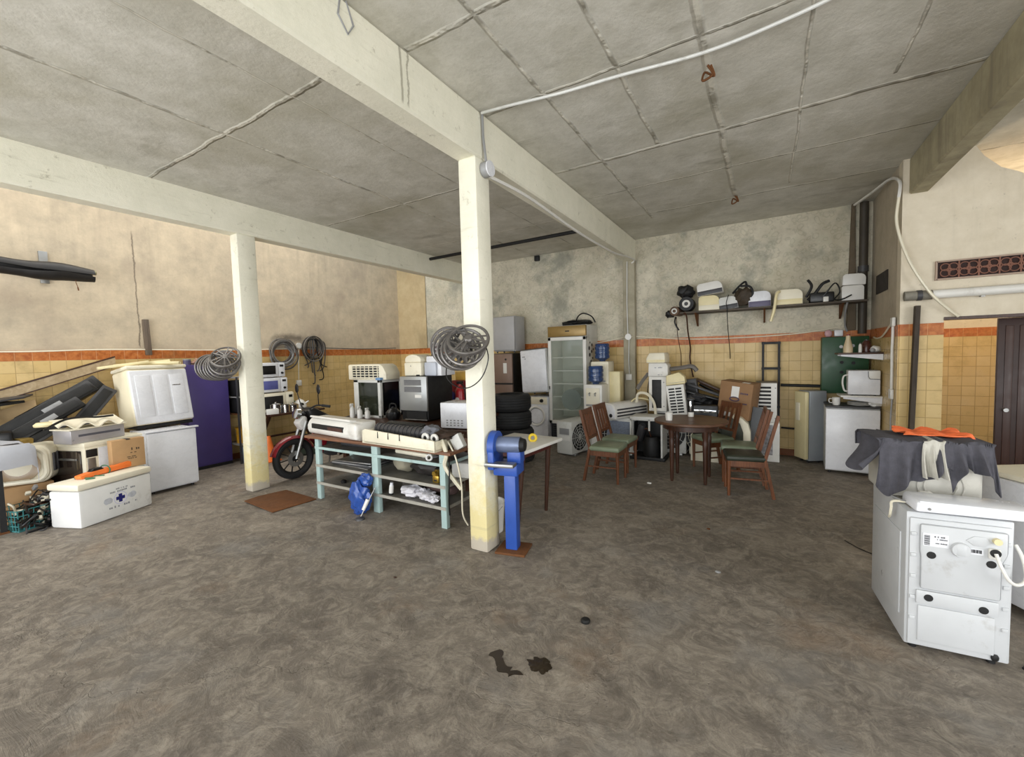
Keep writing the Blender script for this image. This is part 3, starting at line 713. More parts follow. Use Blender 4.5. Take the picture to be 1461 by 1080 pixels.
g = G(); g.box(-.34,-.31,1.60,1.68,2.72,3.12,bev=.003).bar((-.32,1.61,2.9),(0,1.60,2.86),.03,.02).bar((-.32,1.66,2.78),(0,1.62,2.82),.02,.02); g.to('wall_bracket', steel, t)
g = G(); g.tube([(.03,1.84,2.80),(.03,1.835,2.72),(.03,1.85,2.66)],.004,5).tube([(.03,1.85,2.66),(.03,1.855,2.62)],.008,6); g.to('hanging_hook', rustm, t)
o = G().box(-.025,.025,-.035,.035,0,.52,bev=.003,rot=(1.5,0,0)).to('wooden_stake', wood('grey_weathered_wood','#6e6052','#4d4238',.7), loc=(-7.79,2.62,1.80)); tag(o, 'short weathered wooden stake upright on the left wall behind the washing machine', 'stake')
cable([(-7.81,-.6,1.90),(-7.8,1.2,1.86),(-7.8,2.2,1.885),(-7.8,3.4,1.87),(-7.8,4.2,1.875),(-7.81,4.95,1.90)], .009, cream, 'pale cable sagging along the top of the left wall tiles', 'cable', 'wall_cable', 10)
cable([(-7.81,5.02,1.92),(-7.8,5.8,1.895),(-7.8,6.6,1.88),(-7.8,7.5,1.90)], .008, darkgrey, 'thin dark cable along the orange tile band at the back of the left wall', 'cable', 'wall_cable', 8)
t = thing('junction_box', 'white round junction box on the left wall between the two hose coils', 'junction box', (-7.828,4.985,1.95)); G().cyl((0,0,0),(.035,0,0),.055,n=20).to('cover', white2, t); G().tube([(.012,0,-.05),(.012,-.02,-.3),(.012,-.035,-.66)],.010,8).to('conduit', cream, t)
t = thing('wall_socket', 'white socket box on the yellow tiles below the round junction box', 'socket', (-7.826,4.945,1.17)); G().box(0,.035,-.05,.05,0,.11,bev=.008).to('plate', white2, t)
hosegrey = mat('grey_hose','#6d6862',.5,var=.2,scale=3); hosedark = mat('dark_hose','#3f3a36',.5,var=.2,scale=3)
for k in range(9):
    o = G().tube(coil_tube(1.25,.19+.012*(k%4),(-7.79+.035*(k%4),4.61+.012*((k*5)%3),1.845-.012*k),(90,0,90),.013,k*1.7,.02,.05),.0135,6).to('hose', [hosegrey,hosedark,grey][k%3])
    tag(o, 'one of the grey hoses coiled on the left wall, nearer the pillar', 'hose', 'hoses in the left wall coil')
for k in range(6):
    o = G().tube(coil_tube(1.3,.15+.012*k,(-7.79+.03*(k%3),5.22+.02*(k%3),1.93-.01*k),(90,0,90),.012,k*2.3+9,.02,.12),.012,6).to('hose', [hosedark,hosegrey][k%2])
    tag(o, 'one of the dark hoses coiled on the left wall above the motorcycle', 'hose', 'hoses in the coil above the motorcycle')
for k in range(9):
    rnd = random.Random(90+k); y0 = 5.08+.05*k; l = rnd.uniform(.35,.8)
    o = G().tube(catmull([(-7.77,5.25,2.08),(-7.74,y0,2.02),(-7.74,y0+rnd.uniform(-.04,.04),1.8),(-7.75,y0+rnd.uniform(-.1,.12),2.02-l),(-7.76,y0+rnd.uniform(-.12,.15),1.95-l)],6),.011,6).to('strap', black if k%2 else hosedark)
    tag(o, 'dark hose end dangling from the wall coil above the motorcycle', 'hose', 'hose ends hanging over the motorcycle')

# table with microwaves behind the left pillar
t = thing('wooden_table', 'dark wooden table with crossed legs behind the left pillar', 'table', (-7.38,4.28,0))
G().box(-.42,.40,-.38,.62,.745,.78,bev=.006).to('tabletop', wdark, t)
for sy in (-.3,.48):
    for sx in (-1,1): G().bar((sx*.34,sy,0),(-sx*.22,sy,.745),.05,.04).to('leg', wdark, t)
G().bar((0,-.3,.36),(0,.48,.36),.04,.03).to('stretcher', wdark, t)
microwave('microwave', 'white microwave at the bottom of the pair, on a toaster oven behind the left pillar', (-7.46,4.16,1.115), 90, .48, .36, .26, white, mat('blue_grey_window','#5b5f9a',.15,var=.15))
microwave('microwave', 'white microwave with black window topmost of the stack behind the left pillar', (-7.47,4.15,1.375), 90, .46, .34, .26, white)
t = microwave('toaster_oven', 'cream toaster oven at the bottom of the microwave stack on the dark table', (-7.46,4.20,.78), 90, .58, .40, .33, cream, dblack, cat='oven')
for k,(x,y,r_,h_) in enumerate([(-7.12,4.07,.085,.15),(-7.08,4.22,.07,.13),(-7.12,4.38,.085,.11)]):
    t = thing('steel_pot', ['tall steel pot nearest the left pillar on the dark table','middle steel pot on the dark table by the toaster oven','low wide steel pot beside the white kettle'][k], 'pot', (x,y,.78), 60*k)
    G().lathe([(0,0),(r_,0),(r_,h_),(r_+.006,h_+.003),(r_-.004,h_),(r_-.004,.006),(0,.006)],22).to('pot_body', chrome, t)
    G().tube([(r_,0,h_*.8),(r_+.04,0,h_*.85),(r_+.04,0,h_*.6),(r_,0,h_*.5)],.006,6).to('handle', black, t)
    if k != 1: G().lathe([(r_+.004,h_+.004),(r_*.6,h_+.02),(.012,h_+.025),(.014,h_+.045),(0,h_+.048)],20).to('lid', chrome, t)
t = thing('kettle', 'white kettle at the far end of the dark table', 'kettle', (-7.30,4.62,.78), 40)
G().lathe([(0,0),(.10,0),(.115,.03),(.105,.10),(.06,.155),(.03,.17),(0,.17)],22).to('kettle_body', white2, t)
G().lathe([(0,.165),(.02,.168),(.014,.185),(0,.19)],12).to('lid_knob', white2, t); G().cyl((.08,0,.09),(.15,0,.14),.018,.012,n=10).to('spout', white2, t)
G().tube(catmull([(-.08,0,.13),(-.13,0,.17),(-.15,0,.11),(-.11,0,.05)],5),.010,6).to('handle', green_p, t)
t = G().box(-.09,.09,-.03,.03,0,.09,bev=.006).to('small_box', white2, loc=(-7.03,3.96,.78), rot=(0,0,70)); tag(t, 'small pale box on the near edge of the dark table by the pillar', 'box')
# rack between purple cupboard and pillar
t = thing('shelf_rack', 'dark open rack between the purple cupboard and the left pillar', 'rack', (-7.55,3.66,0), 90)
for sx in (-.07,.22):
    for sy in (-.2,.2): G().box(sx-.012,sx+.012,sy-.012,sy+.012,0,1.42).to('post', darkgrey, t)
for z in (.30,.80,1.08,1.40): G().box(-.08,.23,-.21,.21,z,z+.02).to('shelf', rustm if z==.80 else grey, t)
t = microwave('microwave', 'dark microwave on the upper shelf of the rack beside the purple cupboard', (-7.55,3.735,1.10), 90, .27, .38, .26, dblack, dblack)
t = microwave('microwave', 'dark microwave on the middle shelf of the rack beside the purple cupboard', (-7.55,3.735,.82), 90, .27, .38, .24, dblack, dblack)
t = thing('bucket', 'yellow bucket on the bottom shelf of the rack beside the purple cupboard', 'bucket', (-7.52,3.74,.32)); G().lathe([(0,0),(.11,0),(.125,.24),(.13,.25),(.118,.24),(.105,.01),(0,.01)],22).to('pail', mat('yellow_plastic','#d9a32a',.5,var=.1), t); G().tube([(0,-.125,.23),(.02,-.14,.15),(.02,.14,.15),(0,.125,.23)],.004,5).to('handle', steel, t)
t = G().lathe([(0,0),(.10,0),(.11,.27),(.09,.28),(0,.28)],20).to('canister', mat('blue_grey_plastic','#9aa7b8',.4,var=.1), loc=(-7.34,3.72,0)); tag(t, 'blue grey canister on the floor by the purple cupboard', 'canister')
cable([(-7.2,3.80,.02),(-7.15,3.83,.3),(-7.18,3.86,.6),(-7.28,3.9,.72)], .025, darkgrey, 'grey flexible hose standing behind the left pillar', 'hose', 'hose')
t = thing('traffic_cone', 'orange cone on the floor just behind the left pillar', 'cone', (-7.10,3.90,0)); G().lathe([(.12,.02),(.035,.42),(0,.42)],20).to('cone_body', orange_p, t); G().box(-.14,.14,-.14,.14,0,.022,bev=.01).to('base', orange_p, t)
t = thing('tool_chest', 'dark green tool chest on the floor under the crossed-leg table', 'chest', (-7.0,4.62,0), 75); dg = mat('dark_green_paint','#2e382c',.5,var=.15); G().box(-.24,.24,-.16,.16,0,.26,bev=.01).to('body', dg, t); G().box(-.25,.25,-.17,.17,.26,.33,bev=.012).to('lid', dg, t)

# hubcaps hung on both pillars
pos = [(-5.63,2.64,1.73,-48,50),(-5.67,2.65,1.66,-66,62),(-5.73,2.66,1.63,-74,66),(-5.81,2.67,1.61,-80,68),(-5.89,2.68,1.60,-83,70),(-5.97,2.68,1.60,-85,70),(-6.05,2.69,1.60,-86,72),(-6.13,2.69,1.605,-87,72)]
lab = ['nearest the pillar face and tipped flattest','second from the pillar','third from the pillar','fourth from the pillar','fifth from the pillar','third from the left end','second from the left end','at the left end']
for k,(x,y,z,a,b) in enumerate(pos):
    hubcap('wheel_cover', 'silver wheel cover bundled on the left pillar, '+lab[k], (x,y,z), (-a,0,b), .165, 5+k%3, k, 'wheel covers on the left pillar')
o = G().cyl((-6.22,2.72,1.62),(-5.772,2.78,1.76),.006,n=6).to('hanging_wire', steel); tag(o, 'steel wire holding the wheel cover bundle on the left pillar', 'wire')
pos = [(-1.90,2.55,1.785,46,28),(-1.955,2.58,1.73,64,34),(-2.015,2.61,1.705,72,38),(-2.08,2.64,1.705,78,40),(-2.14,2.66,1.72,82,36),(-2.20,2.69,1.745,86,24)]
lab = ['frontmost, tipped towards the room','second from the front','third from the front','third from the left end','second from the left end','at the left end']
for k,(x,y,z,a,b) in enumerate(pos):
    hubcap('wheel_cover', 'silver wheel cover bundled on the middle pillar, '+lab[k], (x,y,z), (a,0,b), .158, [3,5,6,5,7,6][k], 20+k, 'wheel covers on the middle pillar')
cable([(-2.19,2.66,1.64),(-2.16,2.60,1.50),(-2.07,2.62,1.42),(-1.96,2.64,1.42),(-1.86,2.66,1.50),(-1.80,2.66,1.64),(-1.86,2.70,1.76)], .0045, black, 'thin black wire loop hanging under the wheel covers on the middle pillar', 'wire', 'wire_loop')
# ------------------------------------------------------------ motorcycle (front faces -y)
t = thing('motorcycle', 'red motorcycle with black tyres parked behind the left pillar and workbench', 'motorcycle', (-5.70,3.47,0), -4)
redm = mat('dark_red_gloss','#7a1522',.2,var=.12,coat=.6)
def wheel(y, par):
    w = G().ring((0,y,.29),.245,.045,(0,90,0),36,10).to('tyre', rubber, par)
    g = G().ring((0,y,.29),.20,.012,(0,90,0),32,8)
    for k in range(10):
        a = 2*PI*k/10; g.bar((0,y+.03*math.cos(a),.29+.03*math.sin(a)),(0,y+.195*math.cos(a+.12),.29+.195*math.sin(a+.12)),.016,.012)
    g.cyl((-.05,y,.29),(.05,y,.29),.035); g.to('spoked_rim', dblack, par)
    G().lathe([(.05,-.004),(.11,-.004),(.11,.004),(.05,.004),(.05,-.004)],24,(.055,y,.29),(0,90,0)).to('brake_disc', steel, par)
wheel(0,t); wheel(1.25,t)
def fender(y0, a0, a1, r, w):
    g = G()
    def fn(u,v):
        a = R(a0+(a1-a0)*u); q = (v-.5)*2; rr = r-.035*q*q
        return (w*q, y0+rr*math.cos(a), .29+rr*math.sin(a))
    return g.sheet(fn,16,8,.006)
fender(0,20,165,.325,.07).to('front_fender', redm, t, 'dark red front mudguard')
g = G()
for sx in (-1,1): g.cyl((sx*.075,0,.29),(sx*.075,.17,.80),.022,.026,n=12)
g.to('fork', steel, t)
g = G().tube(catmull([(-.34,.36,1.0),(-.22,.26,1.02),(-.08,.22,.97),(.08,.22,.97),(.22,.26,1.02),(.34,.36,1.0)],5),.012,8); hb = g.to('handlebar', dblack, t)
for sx in (-1,1):
    G().cyl((sx*.27,.30,1.015),(sx*.36,.37,.997),.019,n=12).to('grip', rubber, hb)
    mg = G().tube([(sx*.24,.27,1.02),(sx*.27,.25,1.16),(sx*.28,.25,1.20)],.007,6).to('mirror_stalk', black, hb)
    G().blob((sx*.285,.25,1.25),(.045,.012,.07),1,.05).to('mirror', black, mg)
G().lathe([(0,.06),(.07,.05),(.085,0),(.05,-.08),(0,-.10)],22,(0,.10,.90),(75,0,0)).to('headlight', chrome, t)
G().prism([(.05,.78),(.13,.88),(.19,.86),(.18,.70),(.12,.66)],'x',-.085,.085,bev=.03).to('front_fairing', mat('pale_fairing','#d7d5d2',.3,var=.1,dirt='#5a5450',amt=.45), t)
G().prism([(.17,.95),(.28,.99),(.62,.78),(.66,.60),(.32,.60)],'x',-.12,.12,bev=.04).to('tank', black, t)
G().prism([(.55,.70),(.80,.74),(1.25,.80),(1.45,.84),(1.40,.74),(1.0,.67),(.60,.62)],'x',-.12,.12,bev=.035).to('seat', dblack, t)
G().prism([(.80,.45),(1.45,.72),(1.5,.80),(1.0,.70),(.72,.62)],'x',-.10,.10,bev=.03).to('tail_panel', redm, t)
G().prism([(.22,.40),(.40,.60),(.46,.56),(.34,.30)],'x',-.17,-.13,bev=.015).to('leg_shield', redm, t)
G().prism([(.22,.40),(.40,.60),(.46,.56),(.34,.30)],'x',.13,.17,bev=.015).to('leg_shield', redm, t)
G().blob((0,.62,.36),(.13,.22,.15),4,.15).to('engine', darkgrey, t)
G().bar((0,.2,.78),(0,.55,.40),.06,.06).bar((0,.55,.42),(0,1.0,.40),.05,.05).bar((0,1.0,.42),(0,1.2,.66),.05,.05).to('frame', dblack, t)
for sx in (-1,1): G().bar((sx*.08,.85,.34),(sx*.08,1.25,.29),.025,.04).to('swing_arm', dblack, t)
fender(1.25,20,120,.33,.08).to('rear_fender', dblack, t)
G().cyl((.13,.6,.24),(.15,1.45,.36),.03,.045,n=14).to('exhaust', chrome, t)
G().bar((-.10,.62,.28),(-.22,.66,.004),.02,.02).to('side_stand', steel, t)
for sx in (-1,1): G().blob((sx*.2,1.3,.86),(.10,.06,.045),sx+3,.1).to('indicator', dblack, t)

# rusty plate on the floor
t = G().prism([(-.36,-.22),(.28,-.30),(.36,.20),(-.28,.26),(-.37,-.05)],'z',.004,.016,bev=.004).to('steel_plate', rustm, loc=(-4.93,2.82,.0), rot=(0,1.2,4)); t.location.z=.006; tag(t, 'flat rusty orange steel plate on the floor before the workbench', 'plate')

# ------------------------------------------------------------ workbench
t = thing('workbench', 'pale blue legged steel workbench with three shelves', 'workbench', (-3.62,3.36,0), 0)
bx0, bx1, by0, by1 = -1.0, .99, -.28, .26
for sx in (bx0+.03, .02, bx1-.03):
    for sy in (by0+.03, by1-.03):
        w_ = .034 if sx != .02 else .045
        G().box(sx-w_,sx+w_,sy-.025,sy+.025,0,.735,bev=.004).to('leg', bluepaint, t)
G().box(bx0-.12,bx1+.12,by0-.05,by1+.05,.735,.765,bev=.004).to('tabletop', wood('old_bench_board','#8d6146','#5c3d2c',.6,axis=0,sc=4), t)
for z in (.615,.40,.19):
    sh = G().box(bx0+.02,bx1-.02,by0+.02,by1-.02,z,z+.012).to('shelf', mat('grimy_shelf_sheet','#77756f',.5,.3,var=.2,dirt='#4a463f',amt=.5), t)
    G().bar((bx0,by0+.004,z+.006),(bx1,by0+.004,z+.006),.012,.03).bar((bx1-.01,by0,z+.006),(bx1-.01,by1,z+.006),.012,.03).to('shelf_edge', bluepaint if z>.5 else mat('grey_shelf_lip','#a9a69c',.5,.2,var=.12,dirt='#6a655b',amt=.46), sh)
# shelf contents
for k in range(5):
    o = G().box(-.36+.02*k,.34-.015*k,-.17,.19-.01*k,0,.012,bev=.003).to('metal_sheet', [steel,darkgrey,grey,darkgrey,steel][k], loc=(-4.15+.01*k,3.36,.412+.013*k), rot=(0,0,(-3,2,4,-2,5)[k]))
    tag(o, 'one of the dirty flat metal trays stacked on the left of the middle shelf', 'tray', 'trays on the middle shelf')
o = G().box(-.30,.30,-.10,.10,0,.04,bev=.01).to('tray', darkgrey, loc=(-4.1,3.38,.627), rot=(0,0,3)); tag(o, 'dark shallow tray on the left of the upper shelf of the workbench', 'tray')
o = G().box(-.25,.25,-.08,.08,0,.05,bev=.02).to('plastic_strip', cream, loc=(-3.2,3.30,.627), rot=(0,0,-4)); tag(o, 'long cream plastic panel on the right of the upper shelf', 'panel')
o = G().ring((0,0,.03),.028,.011,(80,0,20),18,7).to('plastic_ring', white2, loc=(-2.87,3.14,.632)); tag(o, 'small white plastic ring at the upper shelf edge', 'ring')
o = G().blob((0,0,.12),(.13,.14,.115),5,.18,2).to('sack', mat('grey_sack','#8b8573',.9,var=.15), loc=(-3.38,3.34,.412)); tag(o, 'grey rounded sack on the right of the middle shelf', 'sack')
o = G().blob((0,0,.10),(.24,.16,.095),6,.25,2.2).to('dark_bag', mat('black_bag','#2a2624',.6,var=.2), loc=(-3.05,3.37,.412)); tag(o, 'dark bag lying in the middle shelf behind the brass valve', 'bag')
o = G().blob((0,0,.045),(.16,.11,.045),8,.4,3).to('plastic_bag', mat('clear_plastic_film','#b8bac0',.2,var=.1), loc=(-3.02,3.32,.565)); o.location.z=.555; tag(o, 'crumpled clear plastic bag on top of the dark bag under the bench', 'bag')
t = thing('brass_valve', 'small brass valve block at the right edge of the middle shelf', 'valve', (-2.80,3.17,.412))
brass = mat('worn_brass','#b1913f',.3,.8,var=.15)
G().box(-.04,.04,-.03,.03,0,.075,bev=.01).to('body', brass, t); G().cyl((0,0,.075),(0,0,.13),.018,.026).cyl((0,-.03,.10),(0,-.05,.10),.024,.024).to('gauge', brass, t); G().box(-.02,.02,-.032,-.028,.02,.035).to('slot', dblack, t)
o = G().box(-.10,.10,-.10,.10,0,.16,bev=.02).to('appliance', white2, loc=(-2.53,3.62,.412), rot=(0,0,12)); o.location=(-2.70,3.48,.412); o['label']='x'; tag(o, 'white rounded appliance at the far right corner of the middle shelf', 'appliance')
for k,(x,y,s) in enumerate([(-3.20,3.22,1),(-3.06,3.24,.8),(-2.95,3.19,.75),(-2.86,3.18,.6)]):
    o = G().blob((0,0,.055*s),(.11*s,.09*s,.06*s),30+k,.55,2.4).to('rag', mat('white_rag','#cfcdd2',.9,var=.06), loc=(x,y,.204)); tag(o, 'crumpled white rag on the right of the bottom shelf', 'rag', 'white rags on the bottom shelf')
o = G().blob((0,0,.09),(.22,.13,.085),12,.3).to('dark_cloth', mat('brown_cloth','#4d3b38',.9,var=.2), loc=(-2.95,3.42,.204)); tag(o, 'brown cloth heap behind the white rags on the bottom shelf', 'cloth')
o = G().cyl((-.10,0,.085),(.14,0,.085),.085,.085,20).to('motor', mat('dirty_motor','#4f4a44',.6,.2,var=.25), loc=(-3.36,3.42,.204), rot=(0,0,15)); tag(o, 'grubby cylinder motor at the back of the bottom shelf', 'motor')
t = thing('spray_can', 'white spray can standing on the bottom shelf beside the middle leg', 'can', (-3.44,3.15,.202), rot=(0,8,0)); G().cyl((0,0,0),(0,0,.10),.024,n=16).to('can', white2, t); G().lathe([(.02,.10),(.016,.12),(.016,.135),(0,.135)],14,(0,0,0)).to('cap', white, t); G().cyl((0,0,-.002),(0,0,.02),.0255,n=16).to('base_ring', dblack, t)
t = thing('blue_bag', 'crumpled blue plastic bag hanging under the workbench by the middle leg', 'bag', (-3.72,2.97,0))
bl = mat('blue_plastic_bag','#2d4f9a',.22,var=.25,scale=12)
g = G(); g.blob((0,0,.17),(.135,.08,.17),14,.35,2.6,4); g.to('bag', bl, t); g = G(); g.blob((.03,.06,.36),(.09,.06,.07),15,.4,3); g.to('gathered_top', bl, t)
t = thing('cleaning_brush', 'thin white handled brush leaning from the floor to the workbench middle leg', 'brush', (-3.60,2.90,0))
G().cyl((0,-.03,.02),(.06,.13,.30),.006,n=8).to('rod', steel, t); G().cyl((.012,.0,.09),(.032,.05,.19),.018,.022,n=14).to('handle', white2, t); G().lathe([(0,0),(.05,.0),(.045,.018),(.012,.03),(0,.032)],18,(0,-.035,0)).to('foot', darkgrey, t)
o = G().lathe([(0,0),(.03,0),(.035,.02),(.02,.035),(0,.038)],14).to('knob', dblack, loc=(-4.28,3.2,.204)); tag(o, 'small black knob on the left end of the bottom shelf', 'knob')

# air conditioner indoor unit on the bench
t = thing('indoor_unit', 'white indoor air conditioner with open front slot on the left of the workbench', 'air conditioner', (-4.29,3.20,.765), -6)
w,d,h = 1.02,.26,.20
g = G(); prof = [(-d/2+.05,0),(d/2,0),(d/2,h),(-d/2+.10,h),(-d/2+.05,h-.015),(-d/2+.02,h-.05),(-d/2,h-.09),(-d/2,.06),(-d/2+.015,.02)]
g.prism(prof,'x',-w/2,w/2,bev=.012); g.to('casing', white2, t)
G().box(-w/2+.10,w/2-.24,-d/2-.003,-d/2+.04,.075,.135,bev=.008).to('air_outlet', dblack, t)
G().box(-.05,w/2-.26,-d/2-.005,-d/2+.0,.08,.12).to('inner_fins', mat('brown_coil','#4b3029',.6,.2,var=.3,scale=40), t)
G().box(-w/2+.03,w/2-.14,-d/2+.02,-d/2+.16,h-.012,h+.012,bev=.008,rot=(-12,0,0)).to('front_flap', white2, t)
G().box(w/2-.16,w/2+.01,-d/2-.004,d/2+.004,.01,h-.01,bev=.03,seg=3).to('end_cap', white2, t)
# stripped chassis
t = thing('unit_chassis', 'stripped white air conditioner chassis with fan barrel on the right of the workbench', 'air conditioner', (-3.17,3.17,.765), -3)
g = G(); w,d = 1.06,.34
g.prism([(-w/2+.03,0),(w/2,0),(w/2,.10),(w/2-.02,.11),(-w/2+.05,.15),(-w/2,.13)],'y',-d/2,-d/2+.02,bev=.004)
g.box(-w/2,w/2,-d/2,d/2,0,.02); g.box(w/2-.02,w/2,-d/2,d/2,0,.10,bev=.005); g.box(-w/2,-w/2+.02,-d/2,d/2,0,.13,bev=.005); g.to('tray', cream, t)
for x in (-.28,-.12,.05): G().prism([(x,.07),(x+.016,.07),(x+.012,.135),(x+.004,.135)],'y',-d/2-.002,-d/2+.004).to('slot', dblack, t)
g = G().cyl((-w/2+.04,.02,.125),(w/2-.26,.02,.125),.062,n=24)
for k in range(12): x = -w/2+.06+k*.06; g.cyl((x,.02,.125),(x+.012,.02,.125),.068,n=24)
g.to('fan_barrel', darkgrey, t)
G().box(-w/2+.1,.12,.09,.15,.10,.20,bev=.01,rot=(20,0,0)).to('coil_block', fin, t)
for x in (w/2-.20,w/2-.08):
    o = G().ring((x,-.08,.11),.035,.016,(90,0,0),20,8).to('pulley', white2, t); G().cyl((x,-.07,.11),(x,-.09,.11),.018).to('bore', dblack, o)
G().blob((w/2-.22,.02,.15),(.10,.09,.07),3,.4,2.5).to('grey_rag', mat('grey_rag','#6f7076',.9,var=.1), t)
G().blob((w/2-.06,.05,.13),(.13,.12,.05),9,.5,2.6).to('wiring_clump', mat('dirty_wiring','#3b2c22',.8,var=.4,scale=25), t)
for k,(pts,m,r_,lb) in enumerate([
  ([(-2.66,3.10,.86),(-2.58,3.06,.74),(-2.62,3.08,.62),(-2.54,3.10,.50),(-2.48,3.14,.40)],cream,.020,'wide cream duct hanging off the right end of the workbench'),
  ([(-2.62,3.14,.84),(-2.50,3.10,.70),(-2.46,3.12,.45),(-2.48,3.15,.16),(-2.46,3.2,.03)],cream,.008,'thin cream cable hanging at the right end of the workbench to the floor'),
  ([(-2.66,3.2,.86),(-2.55,3.06,.6),(-2.56,3.05,.3),(-2.58,3.08,.15)],black,.007,'thin black cable hanging at the right end of the workbench')]):
    cable(pts, r_, m, lb, 'cable' if k else 'duct', 'cable' if k else 'flexible_duct')
o = G().box(-.06,.06,-.03,.03,-.07,.07,bev=.006,rot=(0,-30,0)).to('switch_box', grey_white, loc=(-2.52,3.14,.80)); o.location=(-2.545,3.20,.835); tag(o, 'small grey white switch box hanging beside the pillar at the end of the workbench', 'box')

# second row of things behind the bench, on a rear table
t = thing('rear_table', 'plain dark table behind the workbench under the wine cooler', 'table', (-4.45,4.60,0))
G().box(-1.02,.96,-.55,.95,.74,.78,bev=.005).to('tabletop', wdark, t)
for sx in (-.96,.90):
    for sy in (-.48,.88): G().box(sx-.035,sx+.035,sy-.035,sy+.035,0,.74).to('leg', wdark, t)
# drinks cabinet frame with black inside
t = thing('display_cabinet', 'white framed cabinet with dark glass front behind the indoor air conditioner', 'cabinet', (-5.15,4.55,.78), 0)
w,d,h = .58,.44,.56
g = G(); g.box(-w/2,-w/2+.10,-d/2,d/2,0,h,bev=.005).box(w/2-.055,w/2,-d/2,-d/2+.05,0,h,bev=.005).box(-w/2,w/2,-d/2,d/2,h-.04,h,bev=.005).box(-w/2,w/2,d/2-.03,d/2,0,h).box(w/2-.03,w/2,d/2-.05,d/2,0,h).box(-w/2,w/2,-d/2,d/2,0,.03)
g.to('frame', grey_white, t); G().box(-w/2+.10,w/2-.055,-d/2+.01,-d/2+.02,.03,h-.04).to('glass_front', mat('dark_green_glass','#23271c',.12,var=.15,coat=.4), t); G().box(w/2-.02,w/2-.012,-d/2+.05,d/2-.05,.03,h-.04).to('side_glass', mat('black_glass','#111312',.1,var=.2), t)
G().box(-w/2+.005,w/2-.02,-d/2+.03,d/2-.03,.03,.05).to('bottom_shelf', grey, t)
t = thing('wall_unit_grille', 'cream air conditioner body with square louvre grille on the white framed cabinet', 'air conditioner', (-5.20,4.50,1.34), 3)
w,d,h = .72,.30,.235
ac = G(); ac.prism([(-w/2,0),(w/2+.06,0),(w/2+.06,.10),(w/2,.20),(w/2-.06,h),(-w/2+.02,h),(-w/2,h-.02)],'y',-d/2,d/2,bev=.015); ac.to('casing', cream, t)
G().box(-w/2+.10,w/2-.08,-d/2-.004,-d/2+.004,.025,h-.03,bev=.004).to('louvre_opening', dblack, t)
g = G()
for k in range(5): z=.03+.037*k; g.box(-w/2+.10,w/2-.08,-d/2-.014,-d/2-.002,z,z+.012)
for k in range(7): x=-w/2+.10+.087*k; g.box(x-.006,x+.006,-d/2-.014,-d/2-.002,.025,h-.03)
g.to('louvre', cream, t)
o = G().box(-.05,.05,-.03,.03,0,.035,bev=.006).to('small_case', mat('sky_blue_case','#6d92bb',.4,var=.1), loc=(-4.92,4.38,1.34)); o.location=(-4.80,4.38,1.34); o.location=(-4.88,4.34,1.341); tag(o, 'tiny sky blue case on the front corner of the white framed cabinet', 'case')
for k,(x,y,h_,lb) in enumerate([(-5.36,4.22,.23,'white spray bottle nearest the motorcycle behind the indoor air conditioner'),(-5.17,4.20,.20,'middle white spray bottle in front of the dark glass cabinet'),(-5.05,4.24,.17,'smaller white bottle right of the two spray bottles')]):
    spray_bottle('spray_bottle', lb, (x,y,.78), white2, h_, 'bottles before the dark cabinet')
t = thing('kettle', 'round black kettle on the rear table left of the wine cooler', 'kettle', (-4.58,4.30,.78)); G().lathe([(0,0),(.08,0),(.105,.05),(.10,.11),(.06,.155),(.02,.17),(.02,.185),(0,.19)],22).to('kettle_body', black, t); G().tube(catmull([(-.07,0,.14),(-.05,0,.22),(.05,0,.22),(.07,0,.14)],5),.010,6).to('handle', dblack, t); G().cyl((.08,0,.08),(.14,-.02,.12),.016,.011,n=10).to('spout', black, t)
# wine cooler
t = thing('wine_cooler', 'silver fronted black wine cooler behind the workbench', 'cooler', (-4.16,4.56,.78), 4)
w,d,h = .46,.60,.62
G().box(-w/2,w/2,-d/2+.03,d/2,.02,h,bev=.006).to('body', dblack, t)
G().box(-w/2,w/2,-d/2,-d/2+.032,.15,h-.002,bev=.006).to('door', mat('satin_silver','#a3a5a4',.35,.45,var=.06), t)
for z in (.50,.405):
    g = G().box(-w/2+.08,w/2-.09,-d/2-.002,-d/2+.006,z,z+.075); o = g.to('vent_panel', grey, t); g = G()
    for k in range(7): g.box(-w/2+.08,w/2-.09,-d/2-.005,-d/2-.001,z+.004+.0105*k,z+.009+.0105*k)
    g.to('vent_slats', darkgrey, o)
G().box(w/2-.20,w/2-.09,-d/2-.0015,-d/2+.004,.33,.37).to('label_plate', white2, t)
G().box(-w/2+.09,w/2-.03,-d/2+.02,-d/2+.034,.02,.14).to('open_base', dblack, t); G().bar((-w/2+.08,-d/2+.0,.03),(w/2,-d/2+.0,.03),.015,.012).to('base_rail', steel, t)
# printers on the cooler
t = thing('printer', 'cream printer with arched top on the left of the wine cooler', 'printer', (-4.24,4.52,1.40), 4)
w,d,h = .30,.32,.30
G().prism([(-w/2,0),(w/2,0),(w/2,.19),(-w/2,.19)],'y',-d/2,d/2,bev=.02).to('body', cream, t)
G().prism([(-w/2,.19),(w/2-.02,.19),(w/2-.02,.23)]+[( -w/2+.14+ .14*math.cos(R(a)), .23+.07*math.sin(R(a))) for a in range(20,181,20)],'y',-d/2+.02,d/2,bev=.012).to('top_cover', cream, t)
G().cyl((-.03,-d/2-.003,.14),(-.03,-d/2+.005,.14),.008).to('button', steel, t); G().box(.06,.12,-d/2-.003,-d/2+.01,.0,.02).to('paper_slot', dblack, t)
t = thing('white_carton', 'white box with grey front flap on the right of the wine cooler', 'box', (-3.96,4.60,1.40), 4)
G().box(-.09,.16,-.16,.17,0,.27,bev=.012).to('body', white, t); G().box(-.10,.10,-.20,-.155,.0,.19,bev=.02).to('front_flap', mat('pale_grey_panel','#b5bac4',.35,var=.05), t)
